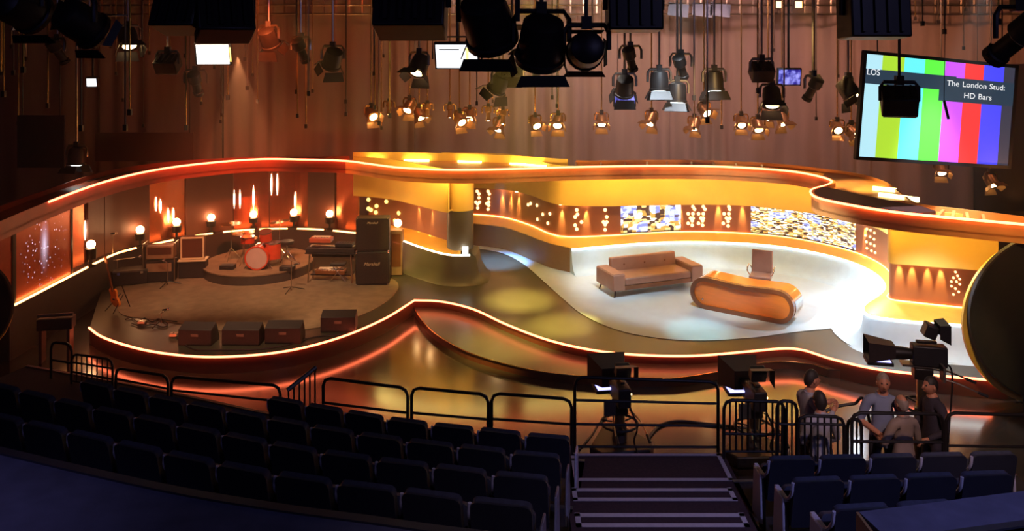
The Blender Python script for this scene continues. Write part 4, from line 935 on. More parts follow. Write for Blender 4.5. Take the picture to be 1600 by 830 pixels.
# ---- aisle stairs with pale tape outlines
steps = [(9.86, 8.60, 0.96, 0.72, 2.56, 0.62), (8.60, 7.68, 1.23, 0.64, 2.36, 0.24), (7.68, 6.86, 1.50, 0.60, 2.22, 0.22), (6.86, 6.0, 1.78, 0.58, 2.16, 0.22), (6.0, 5.1, 2.05, 0.55, 2.1, 0.22)]
stt = thing('aisle_stairs', 'carpeted aisle stairs with pale tape outlines between the seating blocks', 'stairs', (1.5, 9.0, 0))
for (yf, yn, z, x0, x1, dep) in steps:
    s1 = MB().box(((x0+x1)/2, (yf+yn)/2, z/2), (x1-x0+0.10, yf-yn, z)).build('step', 'step_carpet', stt, world=True)
    tw = 0.05
    for (cx, cy, dx, dy) in (((x0+x1)/2, yf-tw/2-0.01, x1-x0, tw), ((x0+x1)/2, yf-dep+tw/2, x1-x0, tw), (x0+tw/2, yf-dep/2, tw, dep), (x1-tw/2, yf-dep/2, tw, dep)):
        tp_ = MB().box((cx, cy, z+0.004), (dx, dy, 0.008)).build('tape', 'step_tape', s1); tp_.location = -Vector(BASE[stt.name].translation)
# ---- barriers
def hoop(label, x0, y0, x1, y1, Ya, Yb, zb=0.96, rails=(0.55,), bars=0, r=0.021, name='hoop_barrier', m='black_metal', rad=0.10):
    a, b = PD(x0, y0, Ya), PD(x1, y1, Yb); t = thing(name, label, 'barrier', ((a.x+b.x)/2, (a.y+b.y)/2, zb), group='tubular barriers in front of the seats')
    def q(u, z): p = a.lerp(b, u); return Vector((p.x, p.y, zb + (p.z - zb)*z))
    L = (b - a).length; cr = min(rad, L*0.3)/L; h = a.z - zb; cz = min(rad, h*0.4)/h
    pts = [q(0, 0), q(0, 1-cz), q(cr*0.3, 1-cz*0.3), q(cr, 1), q(1-cr, 1), q(1-cr*0.3, 1-cz*0.3), q(1, 1-cz), q(1, 0)]
    MB().tube(pts, r, 8).build('frame', m, t, world=True)
    for z in rails: MB().tube([q(0, z), q(1, z)], r*0.8, 8).build('rail', m, t, world=True)
    for i in range(bars):
        u = (i+1)/(bars+1); MB().tube([q(u, min(rails) if rails else 0.0), q(u, 0.99)], r*0.6, 6).build('bar', m, t, world=True)
    return t
hoop('tubular hoop barrier, leftmost of the three before the golden floor reflections', 505, 590, 637, 607, 10.38, 10.12)
hoop('tubular hoop barrier, middle of the three before the golden floor reflections', 643, 605.5, 763, 617, 10.10, 9.95)
hoop('tubular hoop barrier beside the aisle stairs on the left', 768, 614.5, 893, 624, 9.94, 9.82)
hoop('wide four rail barrier across the top of the aisle stairs', 898, 589, 1122, 597, 9.90, 9.90, rails=(0.07, 0.37, 0.69))
hoop('tall balustrade with many upright bars right of the stairs', 1131, 625, 1226, 628, 9.75, 9.75, rails=(0.12, 0.42), bars=9)
hoop('narrow rounded barrier with bars beside the second studio camera', 1214, 626, 1245, 628, 9.55, 9.55, rails=(0.1, 0.65), bars=3)
hoop('rounded barrier with bars in front of the person in a pale shirt', 1247, 649, 1319, 652, 9.50, 9.50, rails=(0.12, 0.85), bars=6)
hoop('narrow rounded barrier with bars left of the person in blue grey', 1324, 655, 1346, 656, 9.50, 9.50, rails=(0.12,), bars=2)
hoop('long tubular barrier in front of the group of crew', 1331, 645, 1474, 647, 9.42, 9.42, rails=(0.52,))
hoop('long tubular barrier at the right end in front of the stage', 1478, 645, 1640, 650, 9.42, 9.42, rails=(0.45,))
hoop('low tubular barrier left of the sloping handrail', 268, 588, 438, 603, 11.0, 10.6, rails=(0.6,))
hoop('low tubular barrier between the mesh gate and the next hoop', 181, 575, 263, 588, 11.5, 11.1, rails=(0.6,))
hoop('mesh gate of crossing bars in front of the left stage curve', 112, 553, 176, 562, 11.9, 11.6, rails=(0.1, 0.4, 0.72), bars=7, r=0.018)
hoop('tall barrier at the far left beside the mesh gate', 80, 534, 112, 538, 12.1, 11.95, rails=(0.5,))
hr = thing('handrail', 'sloping handrail with upright bars between the left barriers', 'handrail', (PD(470, 600, 10.5).x, 10.5, 0.96), group='tubular barriers in front of the seats')
a, b = PD(449, 610, 10.45), PD(494, 574, 10.7)
MB().tube([a, b], 0.03, 8).build('rail', 'grey_metal', hr, world=True)
for i in range(6):
    p = a.lerp(b, 0.04 + 0.92*i/5); MB().tube([(p.x, p.y, 0.96), p], 0.012, 6).build('bar', 'black_metal', hr, world=True)
# ================================================================ studio cameras
def studio_camera(label, x, Y, h, yaw, hood_len=0.42, hs=1.0):
    X = (x - 800)/F_PX*Y; t = thing('studio_camera', label, 'camera', (X, Y, 0), yaw, group='pedestal studio cameras')
    tri = [(0.50*math.cos(a), 0.50*math.sin(a)) for a in [R(k) for k in (75, 105, 195, 225, 315, 345)]]
    MB().prism(tri, 0.05, 0.20).build('base_skirt', 'black_metal', t, bevel=0.02)
    for k in range(3):
        a = R(90 + 120*k); MB().cyl((0.40*math.cos(a)-0.03, 0.40*math.sin(a), 0.07), (0.40*math.cos(a)+0.03, 0.40*math.sin(a), 0.07), 0.07, n=14).build('wheel', 'black_plastic', t)
    hb = h - 0.32
    MB().cyl((0, 0, 0.2), (0, 0, max(0.3, hb*0.72)), 0.11, 0.10, 16).build('column', 'grey_metal', t)
    MB().cyl((0, 0, max(0.28, hb*0.7)), (0, 0, hb), 0.075, n=16).build('inner_column', 'steel', t)
    zr = max(0.34, hb*0.74); MB().tube([(0.27*math.cos(2*math.pi*i/24), 0.27*math.sin(2*math.pi*i/24), zr) for i in range(24)], 0.018, 8, closed=True).build('steering_ring', 'black_plastic', t)
    for k in range(3):
        a = R(30+120*k); MB().cyl((0.08*math.cos(a), 0.08*math.sin(a), zr), (0.27*math.cos(a), 0.27*math.sin(a), zr), 0.012, n=6).build('ring_spoke', 'black_plastic', t)
    MB().box((0, 0, hb + 0.08), (0.20, 0.24, 0.16)).build('pan_head', 'black_metal', t, bevel=0.02)
    MB().box((0, 0.02, hb + 0.18), (0.16, 0.5, 0.03)).build('mount_plate', 'grey_metal', t)
    body = MB().box((0, -0.08, h), (0.19, 0.44, 0.28)).build('camera_body', 'black_plastic', t, bevel=0.02)
    MB().box((0, -0.05, h + 0.175), (0.06, 0.26, 0.04)).build('carry_handle', 'black_metal', body, bevel=0.01)
    MB().box((0.099, -0.12, h), (0.008, 0.22, 0.16)).build('side_panel', 'grey_metal', body)
    MB().sphere((0.10, -0.26, h+0.05), 0.012, 8, 6).build('pilot_lamp', 'lens_warm', body)
    MB().lathe([(0.07, 0), (0.085, 0.1), (0.09, 0.24), (0.075, 0.26)], 20, T(0, 0.14, h) @ Matrix.Rotation(R(-90), 4, 'X')).build('lens', 'black_metal', t)
    # prompter: hood over a slanted glass with a monitor beneath
    y0, y1 = 0.36, 0.36 + hood_len; w0, w1 = 0.17*hs, 0.30*hs; h_ = h; h = h + 0.02
    vs = [(-w0, y0, h-0.12*hs), (w0, y0, h-0.12*hs), (w0, y0, h+0.16*hs), (-w0, y0, h+0.16*hs), (-w1, y1, h-0.20*hs), (w1, y1, h-0.20*hs), (w1, y1, h+0.24*hs), (-w1, y1, h+0.24*hs)]
    MB().add(vs, [(0, 1, 2, 3), (3, 2, 6, 7), (0, 3, 7, 4), (1, 5, 6, 2), (0, 4, 5, 1)]).build('prompter_hood', 'cab_black', t)
    MB().add([(-w1, y1-0.005, h-0.18*hs), (w1, y1-0.005, h-0.18*hs), (w0, y0+0.02, h+0.15*hs), (-w0, y0+0.02, h+0.15*hs)], [(0, 1, 2, 3)]).build('prompter_glass', 'black_plastic', t)
    pm = MB().box((0, y1 - 0.16, h - 0.24*hs), (0.46*hs, 0.34, 0.05)).build('prompter_monitor', 'black_plastic', t, bevel=0.01)
    MB().box((0, y1 - 0.16, h - 0.24*hs + 0.028), (0.40*hs, 0.28, 0.006)).build('monitor_screen', 'pilot_blue', pm)
    h = h_
    # viewfinder on top at the rear, with hood
    vf = MB().box((0, 0, 0), (0.22, 0.16, 0.18), T(0.02, -0.10, h+0.33) @ Matrix.Rotation(R(20), 4, 'X')).build('viewfinder', 'black_plastic', t, bevel=0.02)
    MB().add([(-0.12, -0.19, h+0.26), (0.16, -0.19, h+0.26), (0.16, -0.19, h+0.44), (-0.12, -0.19, h+0.44), (-0.15, -0.32, h+0.20), (0.19, -0.32, h+0.20), (0.19, -0.32, h+0.46), (-0.15, -0.32, h+0.46)],
             [(3, 2, 6, 7), (0, 3, 7, 4), (1, 5, 6, 2)]).build('viewfinder_hood', 'black_plastic', vf)
    for sx in (-1, 1):
        MB().tube([(sx*0.12, -0.1, hb+0.08), (sx*0.20, -0.38, hb+0.04), (sx*0.22, -0.62, hb-0.05)], 0.012, 8).build('pan_handle', 'steel', t)
        MB().cyl((sx*0.22, -0.62, hb-0.05), (sx*0.225, -0.74, hb-0.095), 0.02, n=8).build('hand_grip', 'black_plastic', t)
    MB().box((-0.20, -0.20, h-0.16), (0.17, 0.03, 0.20)).build('script_board', 'grey_metal', t)
    MB().tube(spline([(0.06, -0.3, h-0.1), (0.14, -0.42, h-0.35), (0.12, -0.36, 0.3), (0.3, -0.6, 0.03), (0.9, -0.7, 0.015)], 6), 0.013, 6).build('camera_cable', 'black_plastic', t)
    return t
studio_camera('pedestal studio camera with prompter behind the stair-top barrier', 968, 11.75, 0.92, R(8))
studio_camera('pedestal studio camera with prompter behind the barred balustrade', 1178, 11.6, 0.94, R(2))
studio_camera('tall pedestal studio camera pointing left above the crew', 1441, 10.95, 1.76, R(78), 0.36, 0.62)
# ---- floor cables
def fcable(label, pts, r=0.02):
    o = MB().tube([(v.x, v.y, r + 0.001) for v in spline([P(x, y, 0) for x, y in pts], 8)], r, 6).build('floor_cable', 'black_plastic'); return tag(o, label, 'cable', 'cables on the studio floor')
fcable('thick black cable looping on the floor behind the stair barrier', [(1010,690),(1030,668),(1060,660),(1100,664),(1140,668),(1175,672)])
fcable('thin black cable running on the floor left of the first studio camera', [(905,704),(925,680),(935,664),(948,655)], 0.012)
tb = thing('floor_cable_arch', 'raised black cable arching over the floor beside the person in blue grey', 'cable', (P(1310, 690, 0).x, 10.9, 0))
MB().tube(spline([PD(1290, 642, 10.9), PD(1310, 635, 10.9), PD(1335, 631, 10.9), PD(1352, 631, 10.8), Vector((PD(1352, 631, 10.8).x + 0.25, 10.9, 0.02))], 8), 0.02, 6).build('cable_arch', 'black_plastic', tb, world=True)
MB().tube([PD(1290, 642, 10.9), Vector((PD(1290, 642, 10.9).x - 0.1, 10.9, 0.02))], 0.02, 6).build('cable_drop', 'black_plastic', tb, world=True)

# ================================================================ people (facing local +Y)
def person(label, loc, yaw, height, joints, mats, hair, group=None, hair_style='short', bald=False):
    """joints: overrides for arm positions; one continuous skinned body"""
    t = thing('person', label, 'person', loc, yaw)
    k = height / 1.75
    J = dict(pel=(0, 0, .95), wai=(0, .0, 1.08), che=(0, .01, 1.28), sho=(0, 0, 1.42), nec=(0, .01, 1.51), hed=(0, .025, 1.57),
             ls=(-.17, 0, 1.41), le=(-.24, -.02, 1.13), lw=(-.24, .08, .90), rs=(.17, 0, 1.41), re=(.24, -.02, 1.13), rw=(.24, .08, .90),
             lh=(-.09, 0, .90), lk=(-.10, .02, .50), la=(-.10, 0, .09), lf=(-.11, .14, .035), rh=(.09, 0, .90), rk=(.10, .02, .50), ra=(.10, 0, .09), rf=(.11, .14, .035))
    J.update(joints)
    rad = dict(pel=.155, wai=.140, che=.155, sho=.105, nec=.062, hed=.060, ls=.075, le=.050, lw=.034, rs=.075, re=.050, rw=.034, lh=.095, lk=.062, la=.045, lf=.040, rh=.095, rk=.062, ra=.045, rf=.040)
    E = [('pel','wai'),('wai','che'),('che','sho'),('sho','nec'),('nec','hed'),('sho','ls'),('ls','le'),('le','lw'),('sho','rs'),('rs','re'),('re','rw'),('pel','lh'),('lh','lk'),('lk','la'),('la','lf'),('pel','rh'),('rh','rk'),('rk','ra'),('ra','rf')]
    em = {('nec','hed'): 'skin', ('le','lw'): mats.get('fore', mats['top']), ('re','rw'): mats.get('fore', mats['top']), ('la','lf'): 'black_plastic', ('ra','rf'): 'black_plastic'}
    for e in E:
        if e not in em: em[e] = mats['leg'] if e[1] in ('lh','lk','la','rh','rk','ra') else mats['top']
    names = list(J); me = bpy.data.meshes.new('skeleton'); me.from_pydata([tuple(c*k for c in J[n]) for n in names], [(names.index(a), names.index(b)) for a, b in E], []); me.update()
    o = bpy.data.objects.new('skeleton', me); C.objects.link(o)
    sk = o.modifiers.new('skin', 'SKIN'); sk.use_smooth_shade = True
    lay = me.skin_vertices[0].data if me.skin_vertices else None
    if lay is None:
        bm = bmesh.new(); bm.from_mesh(me); bm.verts.layers.skin.verify(); bm.to_mesh(me); bm.free(); lay = me.skin_vertices[0].data
    for i, n in enumerate(names):
        r = rad[n]*k; sq = 0.72 if n in ('wai', 'che', 'sho', 'pel') else 1.0
        lay[i].radius = (r, r*sq) ; lay[i].use_root = (n == 'pel')
    ss = o.modifiers.new('sub', 'SUBSURF'); ss.levels = 2
    dg = bpy.context.evaluated_depsgraph_get(); bmesh_me = bpy.data.meshes.new_from_object(o.evaluated_get(dg)); bpy.data.objects.remove(o)
    bm = bmesh.new(); bm.from_mesh(bmesh_me)
    slots = []
    def slot(m):
        if m not in slots: slots.append(m)
        return slots.index(m)
    segs = [(Vector(J[a])*k, Vector(J[b])*k, slot(em[(a, b)]), rad[a]*k, rad[b]*k) for a, b in E]
    for f in bm.faces:
        c = f.calc_center_median(); best = 1e9
        for a, b, s_, ra, rb in segs:
            ab = b - a; tt = max(0, min(1, (c - a).dot(ab)/ab.length_squared)); d = (c - a - ab*tt).length - (ra + (rb - ra)*tt)*0.9
            if d < best: best = d; f.material_index = s_
        f.smooth = True
    def addmb(mb, m):
        s_ = slot(m); base = [bm.verts.new(v) for v in mb.v]
        for f in mb.f:
            try: nf = bm.faces.new([base[i] for i in f]); nf.material_index = s_; nf.smooth = True
            except ValueError: pass
    hc = Vector(J['hed'])*k + Vector((0, .015, .085))*k
    # head: skull, jaw, nose, ears, eyes, mouth
    hd = MB(); n, m = 18, 14; vs = []
    for j in range(m+1):
        ph = math.pi*j/m; z = -math.cos(ph); r = max(1e-3, math.sin(ph))
        for i in range(n):
            a = 2*math.pi*i/n; x, y = r*math.cos(a), r*math.sin(a); w_ = 0.075*(1 - 0.20*max(0, -z)**1.2); dp = 0.096*(1 - 0.10*max(0, -z))
            vs.append(hc + Vector((x*w_, y*dp + (0.012 if z < 0 and y > 0 else 0), z*0.122))*k)
    fs = [(j*n+i, j*n+(i+1) % n, (j+1)*n+(i+1) % n, (j+1)*n+i) for j in range(m) for i in range(n)]
    hd.add(vs, fs); addmb(hd, 'skin')
    addmb(MB().cyl(hc + Vector((0, .098, .02))*k, hc + Vector((0, .118, -.03))*k, .009*k, .017*k, 8), 'skin')
    for sx in (-1, 1):
        addmb(MB().sphere(hc + Vector((sx*.076, -.005, -.005))*k, .030*k, 8, 6, sc=(.35, .7, 1)), 'skin')
        addmb(MB().sphere(hc + Vector((sx*.030, .085, .018))*k, .012*k, 8, 6), 'hair_dark')
    addmb(MB().box(hc + Vector((0, .094, -.062))*k, (.045*k, .012*k, .010*k)), 'wood_dark')
    # hands: palm, four fingers and a thumb, loosely curled
    for s_, (el, wr) in ((-1, ('le', 'lw')), (1, ('re', 'rw'))):
        wv = Vector(J[wr])*k; d = (wv - Vector(J[el])*k).normalized(); side = Vector((1, 0, 0)) - d*d.x; side.normalize(); nrm = d.cross(side)
        pe = wv + d*.085*k; addmb(MB().tube([wv - d*.02*k, wv + d*.03*k, pe], [.026*k, .036*k, .034*k], 8), 'skin')
        for q in range(4):
            b0 = pe + side*((q-1.5)*.019*k); L = (.062, .075, .070, .054)[q]*k
            addmb(MB().tube([b0 - d*.01*k, b0 + d*L*.5, b0 + d*L*.85 + nrm*(-s_*.018*k), b0 + d*L + nrm*(-s_*.040*k)], [.010*k, .0095*k, .009*k, .007*k], 6), 'skin')
        tb_ = wv + d*.035*k - side*(s_*.030*k); addmb(MB().tube([tb_, tb_ - side*(s_*.028*k) + d*.025*k, tb_ - side*(s_*.030*k) + d*.060*k], [.012*k, .011*k, .008*k], 6), 'skin')
    bm.normal_update(); bmesh.ops.recalc_face_normals(bm, faces=bm.faces); bm.to_mesh(bmesh_me); bm.free()
    for m_ in slots: bmesh_me.materials.append(M_[m_])
    ob = bpy.data.objects.new('body', bmesh_me); C.objects.link(ob); ob.parent = t
    # hair cap
    hv = MB(); vs = []; fs = []; n, m = 18, 7; top = 0.62 if not bald else 0.60
    for j in range(m+1):
        for i in range(n):
            a = 2*math.pi*i/n; back = -math.sin(a)                    # +1 at the back of the head
            lim = (0.30 + 0.36*max(0, back) + (0.10 if abs(math.cos(a)) > .7 else 0)) * math.pi
            if hair_style == 'long': lim *= 1.18
            ph = (lim*j/m) if not bald else (0.30*math.pi + (lim - 0.30*math.pi)*j/m if lim > 0.36*math.pi else 0.30*math.pi + 0.02*j)
            x, y, z = math.sin(ph)*math.cos(a), math.sin(ph)*math.sin(a), math.cos(ph); g = 1.07 if hair_style == 'short' else 1.14
            vs.append(hc + Vector((x*.076*g, y*.098*g - .004, z*.124*g))*k)
    fs = [(j*n+i, j*n+(i+1) % n, (j+1)*n+(i+1) % n, (j+1)*n+i) for j in range(m) for i in range(n)]
    hv.add(vs, fs); hv.build('hair', hair, t)
    # collar
    nk = Vector(J['nec'])*k; MB().tube([nk + Vector((.072*math.cos(2*math.pi*i/16), .066*math.sin(2*math.pi*i/16), -.012 - .012*math.sin(2*math.pi*i/16)))*k for i in range(16)], .014*k, 6, closed=True).build('collar', mats['top'], t)
    return t
def wx(x, Y): return (x - 800)/F_PX*Y
person('person in a blue grey shirt with rolled sleeves standing and facing the seats', (wx(1379, 10.3), 10.3, 0), R(165), 1.76,
       dict(lw=(-.05, .24, 1.10), le=(-.26, .02, 1.12), re=(.27, 0, 1.13), rw=(.05, .22, 1.06)), dict(top='shirt_blue', leg='trousers', fore='skin'), 'hair_grey')
person('person in a brownish shirt seen from behind, lowest in the crew group', (wx(1415, 9.95), 10.0, 0), R(15), 1.58,
       dict(le=(-.30, .02, 1.14), lw=(-.20, .26, 1.12), re=(.25, .0, 1.12), rw=(.20, .22, 1.0)), dict(top='shirt_brown', leg='trousers', fore='skin'), 'hair_grey', bald=True)
person('person in dark clothes standing sideways at the right of the crew group', (wx(1461, 10.35), 10.4, 0), R(100), 1.66,
       dict(lw=(-.18, .22, 1.02), rw=(.18, .22, 1.02)), dict(top='cloth_dark', leg='cloth_dark'), 'hair_dark')
person('person in a grey white shirt standing sideways with raised hands', (wx(1264, 10.35), 10.35, 0), R(-75), 1.76,
       dict(le=(-.24, .08, 1.16), lw=(-.10, .30, 1.28), re=(.24, .08, 1.16), rw=(.08, .30, 1.25)), dict(top='shirt_white', leg='cloth_dark', fore='shirt_white'), 'hair_dark')
person('person in a pale shirt seen from behind through the rounded barrier bars', (wx(1284, 9.98), 10.0, 0), R(10), 1.62,
       dict(le=(-.27, .04, 1.12), lw=(-.16, .24, 1.02), re=(.27, .04, 1.12), rw=(.18, .24, 1.0)), dict(top='shirt_white', leg='trousers'), 'hair_dark', hair_style='long')
# ================================================================ lighting rig
ZG = 8.6                                             # height of the grid pipes
def grid_pipe(Y, lbl):
    t = thing('grid_pipe', lbl, 'grid pipe', (0, Y, ZG), group='pipes of the lighting grid')
    MB().cyl((-17, 0, 0), (17, 0, 0), 0.03, n=8).build('pipe', 'steel', t)
    for x in (-15, -9, -3, 3, 9, 15): MB().cyl((x, 0, 0), (x, 0, 9.0 - ZG), 0.012, n=6).build('hanger', 'steel', t)
for Y, lbl in ((8.5, 'grid pipe nearest to the seats'), (13.0, 'grid pipe over the stage front'), (16.0, 'grid pipe over the middle of the stage'), (19.0, 'grid pipe over the back of the stage'), (22.0, 'grid pipe over the set canopy'), (23.6, 'grid pipe nearest to the curtain')):
    grid_pipe(Y, lbl)
def lamp(name, label, x, y, Y, size, yaw, pitch, kind, lit, grp, pole_m='steel', twin=False):
    """a hanging lamp; local head axis -> yaw (0 = towards the stage back) and pitch (negative = down)"""
    c = PD(x, y, Y); t = thing(name, label, 'lamp', (c.x, Y, c.z), group=grp)
    d = Vector((math.sin(yaw)*math.cos(pitch), math.cos(yaw)*math.cos(pitch), math.sin(pitch))); fr = frame(d); s_ = size
    body = 'black_metal' if kind == 'big' or size > 0.45 else 'amber_lit_metal'; dl = 0.42 if kind == 'fresnel' else 0.20
    if kind in ('fresnel', 'big'):
        MB().lathe([(0.22*s_, -0.48*s_), (0.36*s_, -0.40*s_), (0.40*s_, -0.1*s_), (0.40*s_, 0.28*s_), (0.44*s_, 0.30*s_), (0.44*s_, 0.40*s_), (0.36*s_, 0.40*s_)], 18, fr).build('housing', body, t)
        MB().lathe([(0.34*s_, 0.36*s_), (0.25*s_, 0.42*s_), (0.02, 0.45*s_)], 18, fr).build('lens', lit or 'black_plastic', t)
        for k, (ax, sg) in enumerate((('X', 1), ('X', -1), ('Y', 1), ('Y', -1))):
            w_ = 0.78*s_ if ax == 'X' else 0.66*s_
            if ax == 'X':
                M = fr @ T(0, sg*0.44*s_, 0.42*s_) @ Matrix.Rotation(-sg*R(28), 4, 'X')
                MB().add([(-w_/2, -0.006, 0), (w_/2, -0.006, 0), (w_*0.62, -0.006, dl*s_), (-w_*0.62, -0.006, dl*s_), (-w_/2, 0.006, 0), (w_/2, 0.006, 0), (w_*0.62, 0.006, dl*s_), (-w_*0.62, 0.006, dl*s_)],
                         [(0, 1, 2, 3), (7, 6, 5, 4), (0, 4, 5, 1), (1, 5, 6, 2), (2, 6, 7, 3), (3, 7, 4, 0)], M).build('barn_door', body, t)
            else:
                M = fr @ T(sg*0.44*s_, 0, 0.42*s_) @ Matrix.Rotation(sg*R(28), 4, 'Y')
                MB().add([(-0.006, -w_/2, 0), (-0.006, w_/2, 0), (-0.006, w_*0.4, dl*0.86*s_), (-0.006, -w_*0.4, dl*0.86*s_), (0.006, -w_/2, 0), (0.006, w_/2, 0), (0.006, w_*0.4, dl*0.86*s_), (0.006, -w_*0.4, dl*0.86*s_)],
                         [(0, 1, 2, 3), (7, 6, 5, 4), (0, 4, 5, 1), (1, 5, 6, 2), (2, 6, 7, 3), (3, 7, 4, 0)], M).build('barn_door', body, t)
    elif kind == 'profile':
        MB().lathe([(0.20*s_, -0.55*s_), (0.28*s_, -0.5*s_), (0.28*s_, -0.1*s_), (0.18*s_, -0.02*s_), (0.18*s_, 0.45*s_), (0.22*s_, 0.47*s_), (0.22*s_, 0.62*s_)], 16, fr).build('housing', body, t)
        MB().lathe([(0.19*s_, 0.60*s_), (0.02, 0.63*s_)], 16, fr).build('lens', lit or 'black_plastic', t)
        MB().lathe([(0.26*s_, 0.50*s_), (0.26*s_, 0.53*s_)], 4, fr).build('colour_frame', body, t)
    elif kind == 'box':
        MB().box((0, 0, 0), (0.95*s_, 0.75*s_, 0.62*s_), fr).build('housing', body, t, bevel=0.02)
        MB().box((0, 0, 0.33*s_), (0.86*s_, 0.66*s_, 0.04*s_), fr).build('lens', lit or 'black_plastic', t)
        for sx in (-0.3, -0.1, 0.1, 0.3): MB().box((sx*s_, 0, -0.34*s_), (0.05*s_, 0.6*s_, 0.06*s_), fr).build('cooling_fin', body, t)
    # yoke, clamp and pole
    side = Vector((0, 0, 1)).cross(d); side = side.normalized() if side.length > 0.1 else Vector((1, 0, 0)); w_ = 0.5*s_
    MB().tube([side*w_, side*w_ + Vector((0, 0, 0.40*s_)), side*w_*0.8 + Vector((0, 0, 0.55*s_)), -side*w_*0.8 + Vector((0, 0, 0.55*s_)), -side*w_ + Vector((0, 0, 0.40*s_)), -side*w_], 0.022 + 0.012*s_, 6).build('yoke', pole_m, t)
    MB().box((0, 0, 0.60*s_), (0.08 + .05*s_, 0.08 + .05*s_, 0.14)).build('clamp', 'black_metal', t)
    MB().cyl((0, 0, 0.55*s_), (0, 0, ZG - c.z - 0.03), 0.022, n=8).build('drop_pole', pole_m, t)
    return t
# ---- far row: small gold lit lamps low above the canopy
far = [(580,178,'f',-.6),(608,168,'p',0),(640,166,'f',.4),(655,178,'f',-.7),(668,172,'p',.1),(703,173,'p',0),(718,186,'f',-.6),(734,180,'f',.1),(763,177,'p',0),(780,196,'f',.5),(786,182,'p',.2),
       (836,192,'f',-.4),(872,190,'f',.2),(940,188,'f',.1),(1018,186,'f',.7),(1085,194,'f',.6),(1100,172,'f',-.4),(1158,190,'f',.1),(1184,196,'f',0),(1200,178,'f',.7),(1222,186,'f',-.3),(1308,199,'f',.1),(1330,205,'f',-.5),(1470,264,'f',.2),(1548,282,'f',-.2)]
far.sort(); AC = [22.0, 23.6, 22.8]
for i, (x, y, kd, yw) in enumerate(far):
    lamp('hanging_spotlight', 'small gold lit spotlight low above the canopy, %s from the left' % nth(i), x, y, AC[i % 2], 0.40 if kd == 'f' else 0.34, math.pi + yw*1.1, R(-30 - (i*37 % 31) if kd == 'f' else -76), 'fresnel' if kd == 'f' else 'profile', 'lens_warm', 'small far spotlights', 'brass')
# ---- middle row
mid = [(655,102,'fresnel',.5,'lens_warm','round lamp with bright barn doors left of the hanging white screen'),(780,130,'fresnel',-.9,'lens_warm','tilted black lamp with a bright rim below the biggest lamp'),
       (985,92,'profile',.5,None,'black profile lamp under the dark panel right of centre'),(976,135,'fresnel',0,None,'dim brass lamp above the small purple screen'),(1030,128,'fresnel',0.05,'lens_cool','flat topped lamp with a cool white lens, left of the pair'),
       (1064,104,'profile',.6,None,'slim tilted profile lamp between the two cool white lamps'),(1058,146,'fresnel',.3,'lens_cool','small lamp with a cool glow under the slim profile lamp'),(1116,128,'fresnel',-0.1,'lens_cool','flat topped lamp with a cool white lens, right of the pair'),
       (1206,152,'fresnel',.2,'lens_warm','black lamp with white lit barn doors below the blue screen'),(1270,138,'profile',-.5,None,'black profile lamp right of the blue screen'),(1325,140,'fresnel',-.8,'lens_warm','large black lamp with bright barn door left of the colour bar screen'),
       (1190,112,'box',0,None,'small black box lamp left of the blue screen'),(838,112,'profile',0,'lens_warm','brass profile lamp behind the biggest Fresnel style lamp'),(800,120,'box',0,None,'small tan box lamp beside the tilted black lamp'),
       (520,92,'fresnel',-.6,None,'unlit rust coloured lamp over the band stage, right one'),(470,78,'profile',.4,None,'unlit lamp cluster piece over the band stage, middle one'),(200,60,'fresnel',-.7,'lens_warm','dim lamp over the left of the band stage'),
       (90,80,'profile',.5,None,'dark profile lamp near the upper left corner'),(140,60,'box',.4,None,'dark tilted box lamp near the upper left corner'),(420,60,'fresnel',.3,None,'dark lamp right of the left white monitor'),
       (262,100,'box',0,None,'black box lamp left of the left white monitor'),(306,130,'profile',0,None,'dark lamp hanging below the left white monitor'),(120,245,'fresnel',.2,'lens_cool','small lamp with a pale glow at the left end of the canopy')]
for x, y, kd, yw, lit, lbl in mid:
    Yd = 16.0 if y < 200 else 18.2
    lamp('studio_lamp', lbl, x, y, Yd, 0.46, math.pi*0 + yw + (math.pi if lit and kd == 'fresnel' and x not in (780,) else 0), R(-55) if lit != 'lens_cool' else R(-85), kd, lit, 'middle row studio lamps')
# ---- near row: large black lamps seen from behind
near = [(643,12,'box',0.78,0,-20,'large black box lamp cut by the top edge, left of the white screen'),(762,34,'big',0.66,.3,-50,'largest black lamp cluster right of the hanging white screen'),(846,66,'big',0.60,-.15,-58,'big black lamp with copper lit barn doors at the top centre'),
        (916,78,'big',0.48,0,-8,'round backed black lamp in a square yoke beside the biggest lamp'),(990,16,'box',0.60,0,-5,'flat black panel lamp at the top, right of centre'),(1364,24,'box',0.66,0,-5,'flat black panel lamp above the colour bar screen'),
        (285,20,'box',0.55,.2,-20,'black box lamp at the top edge above the left white monitor'),(350,28,'box',0.6,-.5,-25,'tilted black lamp at the top edge right of the left monitor'),(125,35,'big',0.5,.5,-30,'tilted black lamp with copper edge at the upper left'),(30,10,'big',0.55,.2,-20,'dark lamp in the upper left corner'),(1590,60,'profile',0.6,-.3,-35,'dark lamp with copper edge in the upper right corner')]
for x, y, kd, s_, yw, pt, lbl in near: lamp('large_studio_lamp', lbl, x, y, 8.5, s_, yw, R(pt), kd, None, 'large near studio lamps', 'black_metal')
lamp('screen_front_lamp', 'black box lamp hanging in front of the colour bar screen', 1405, 158, 12.0, 0.52, 0.35, R(-58), 'box', None, None, 'black_metal')
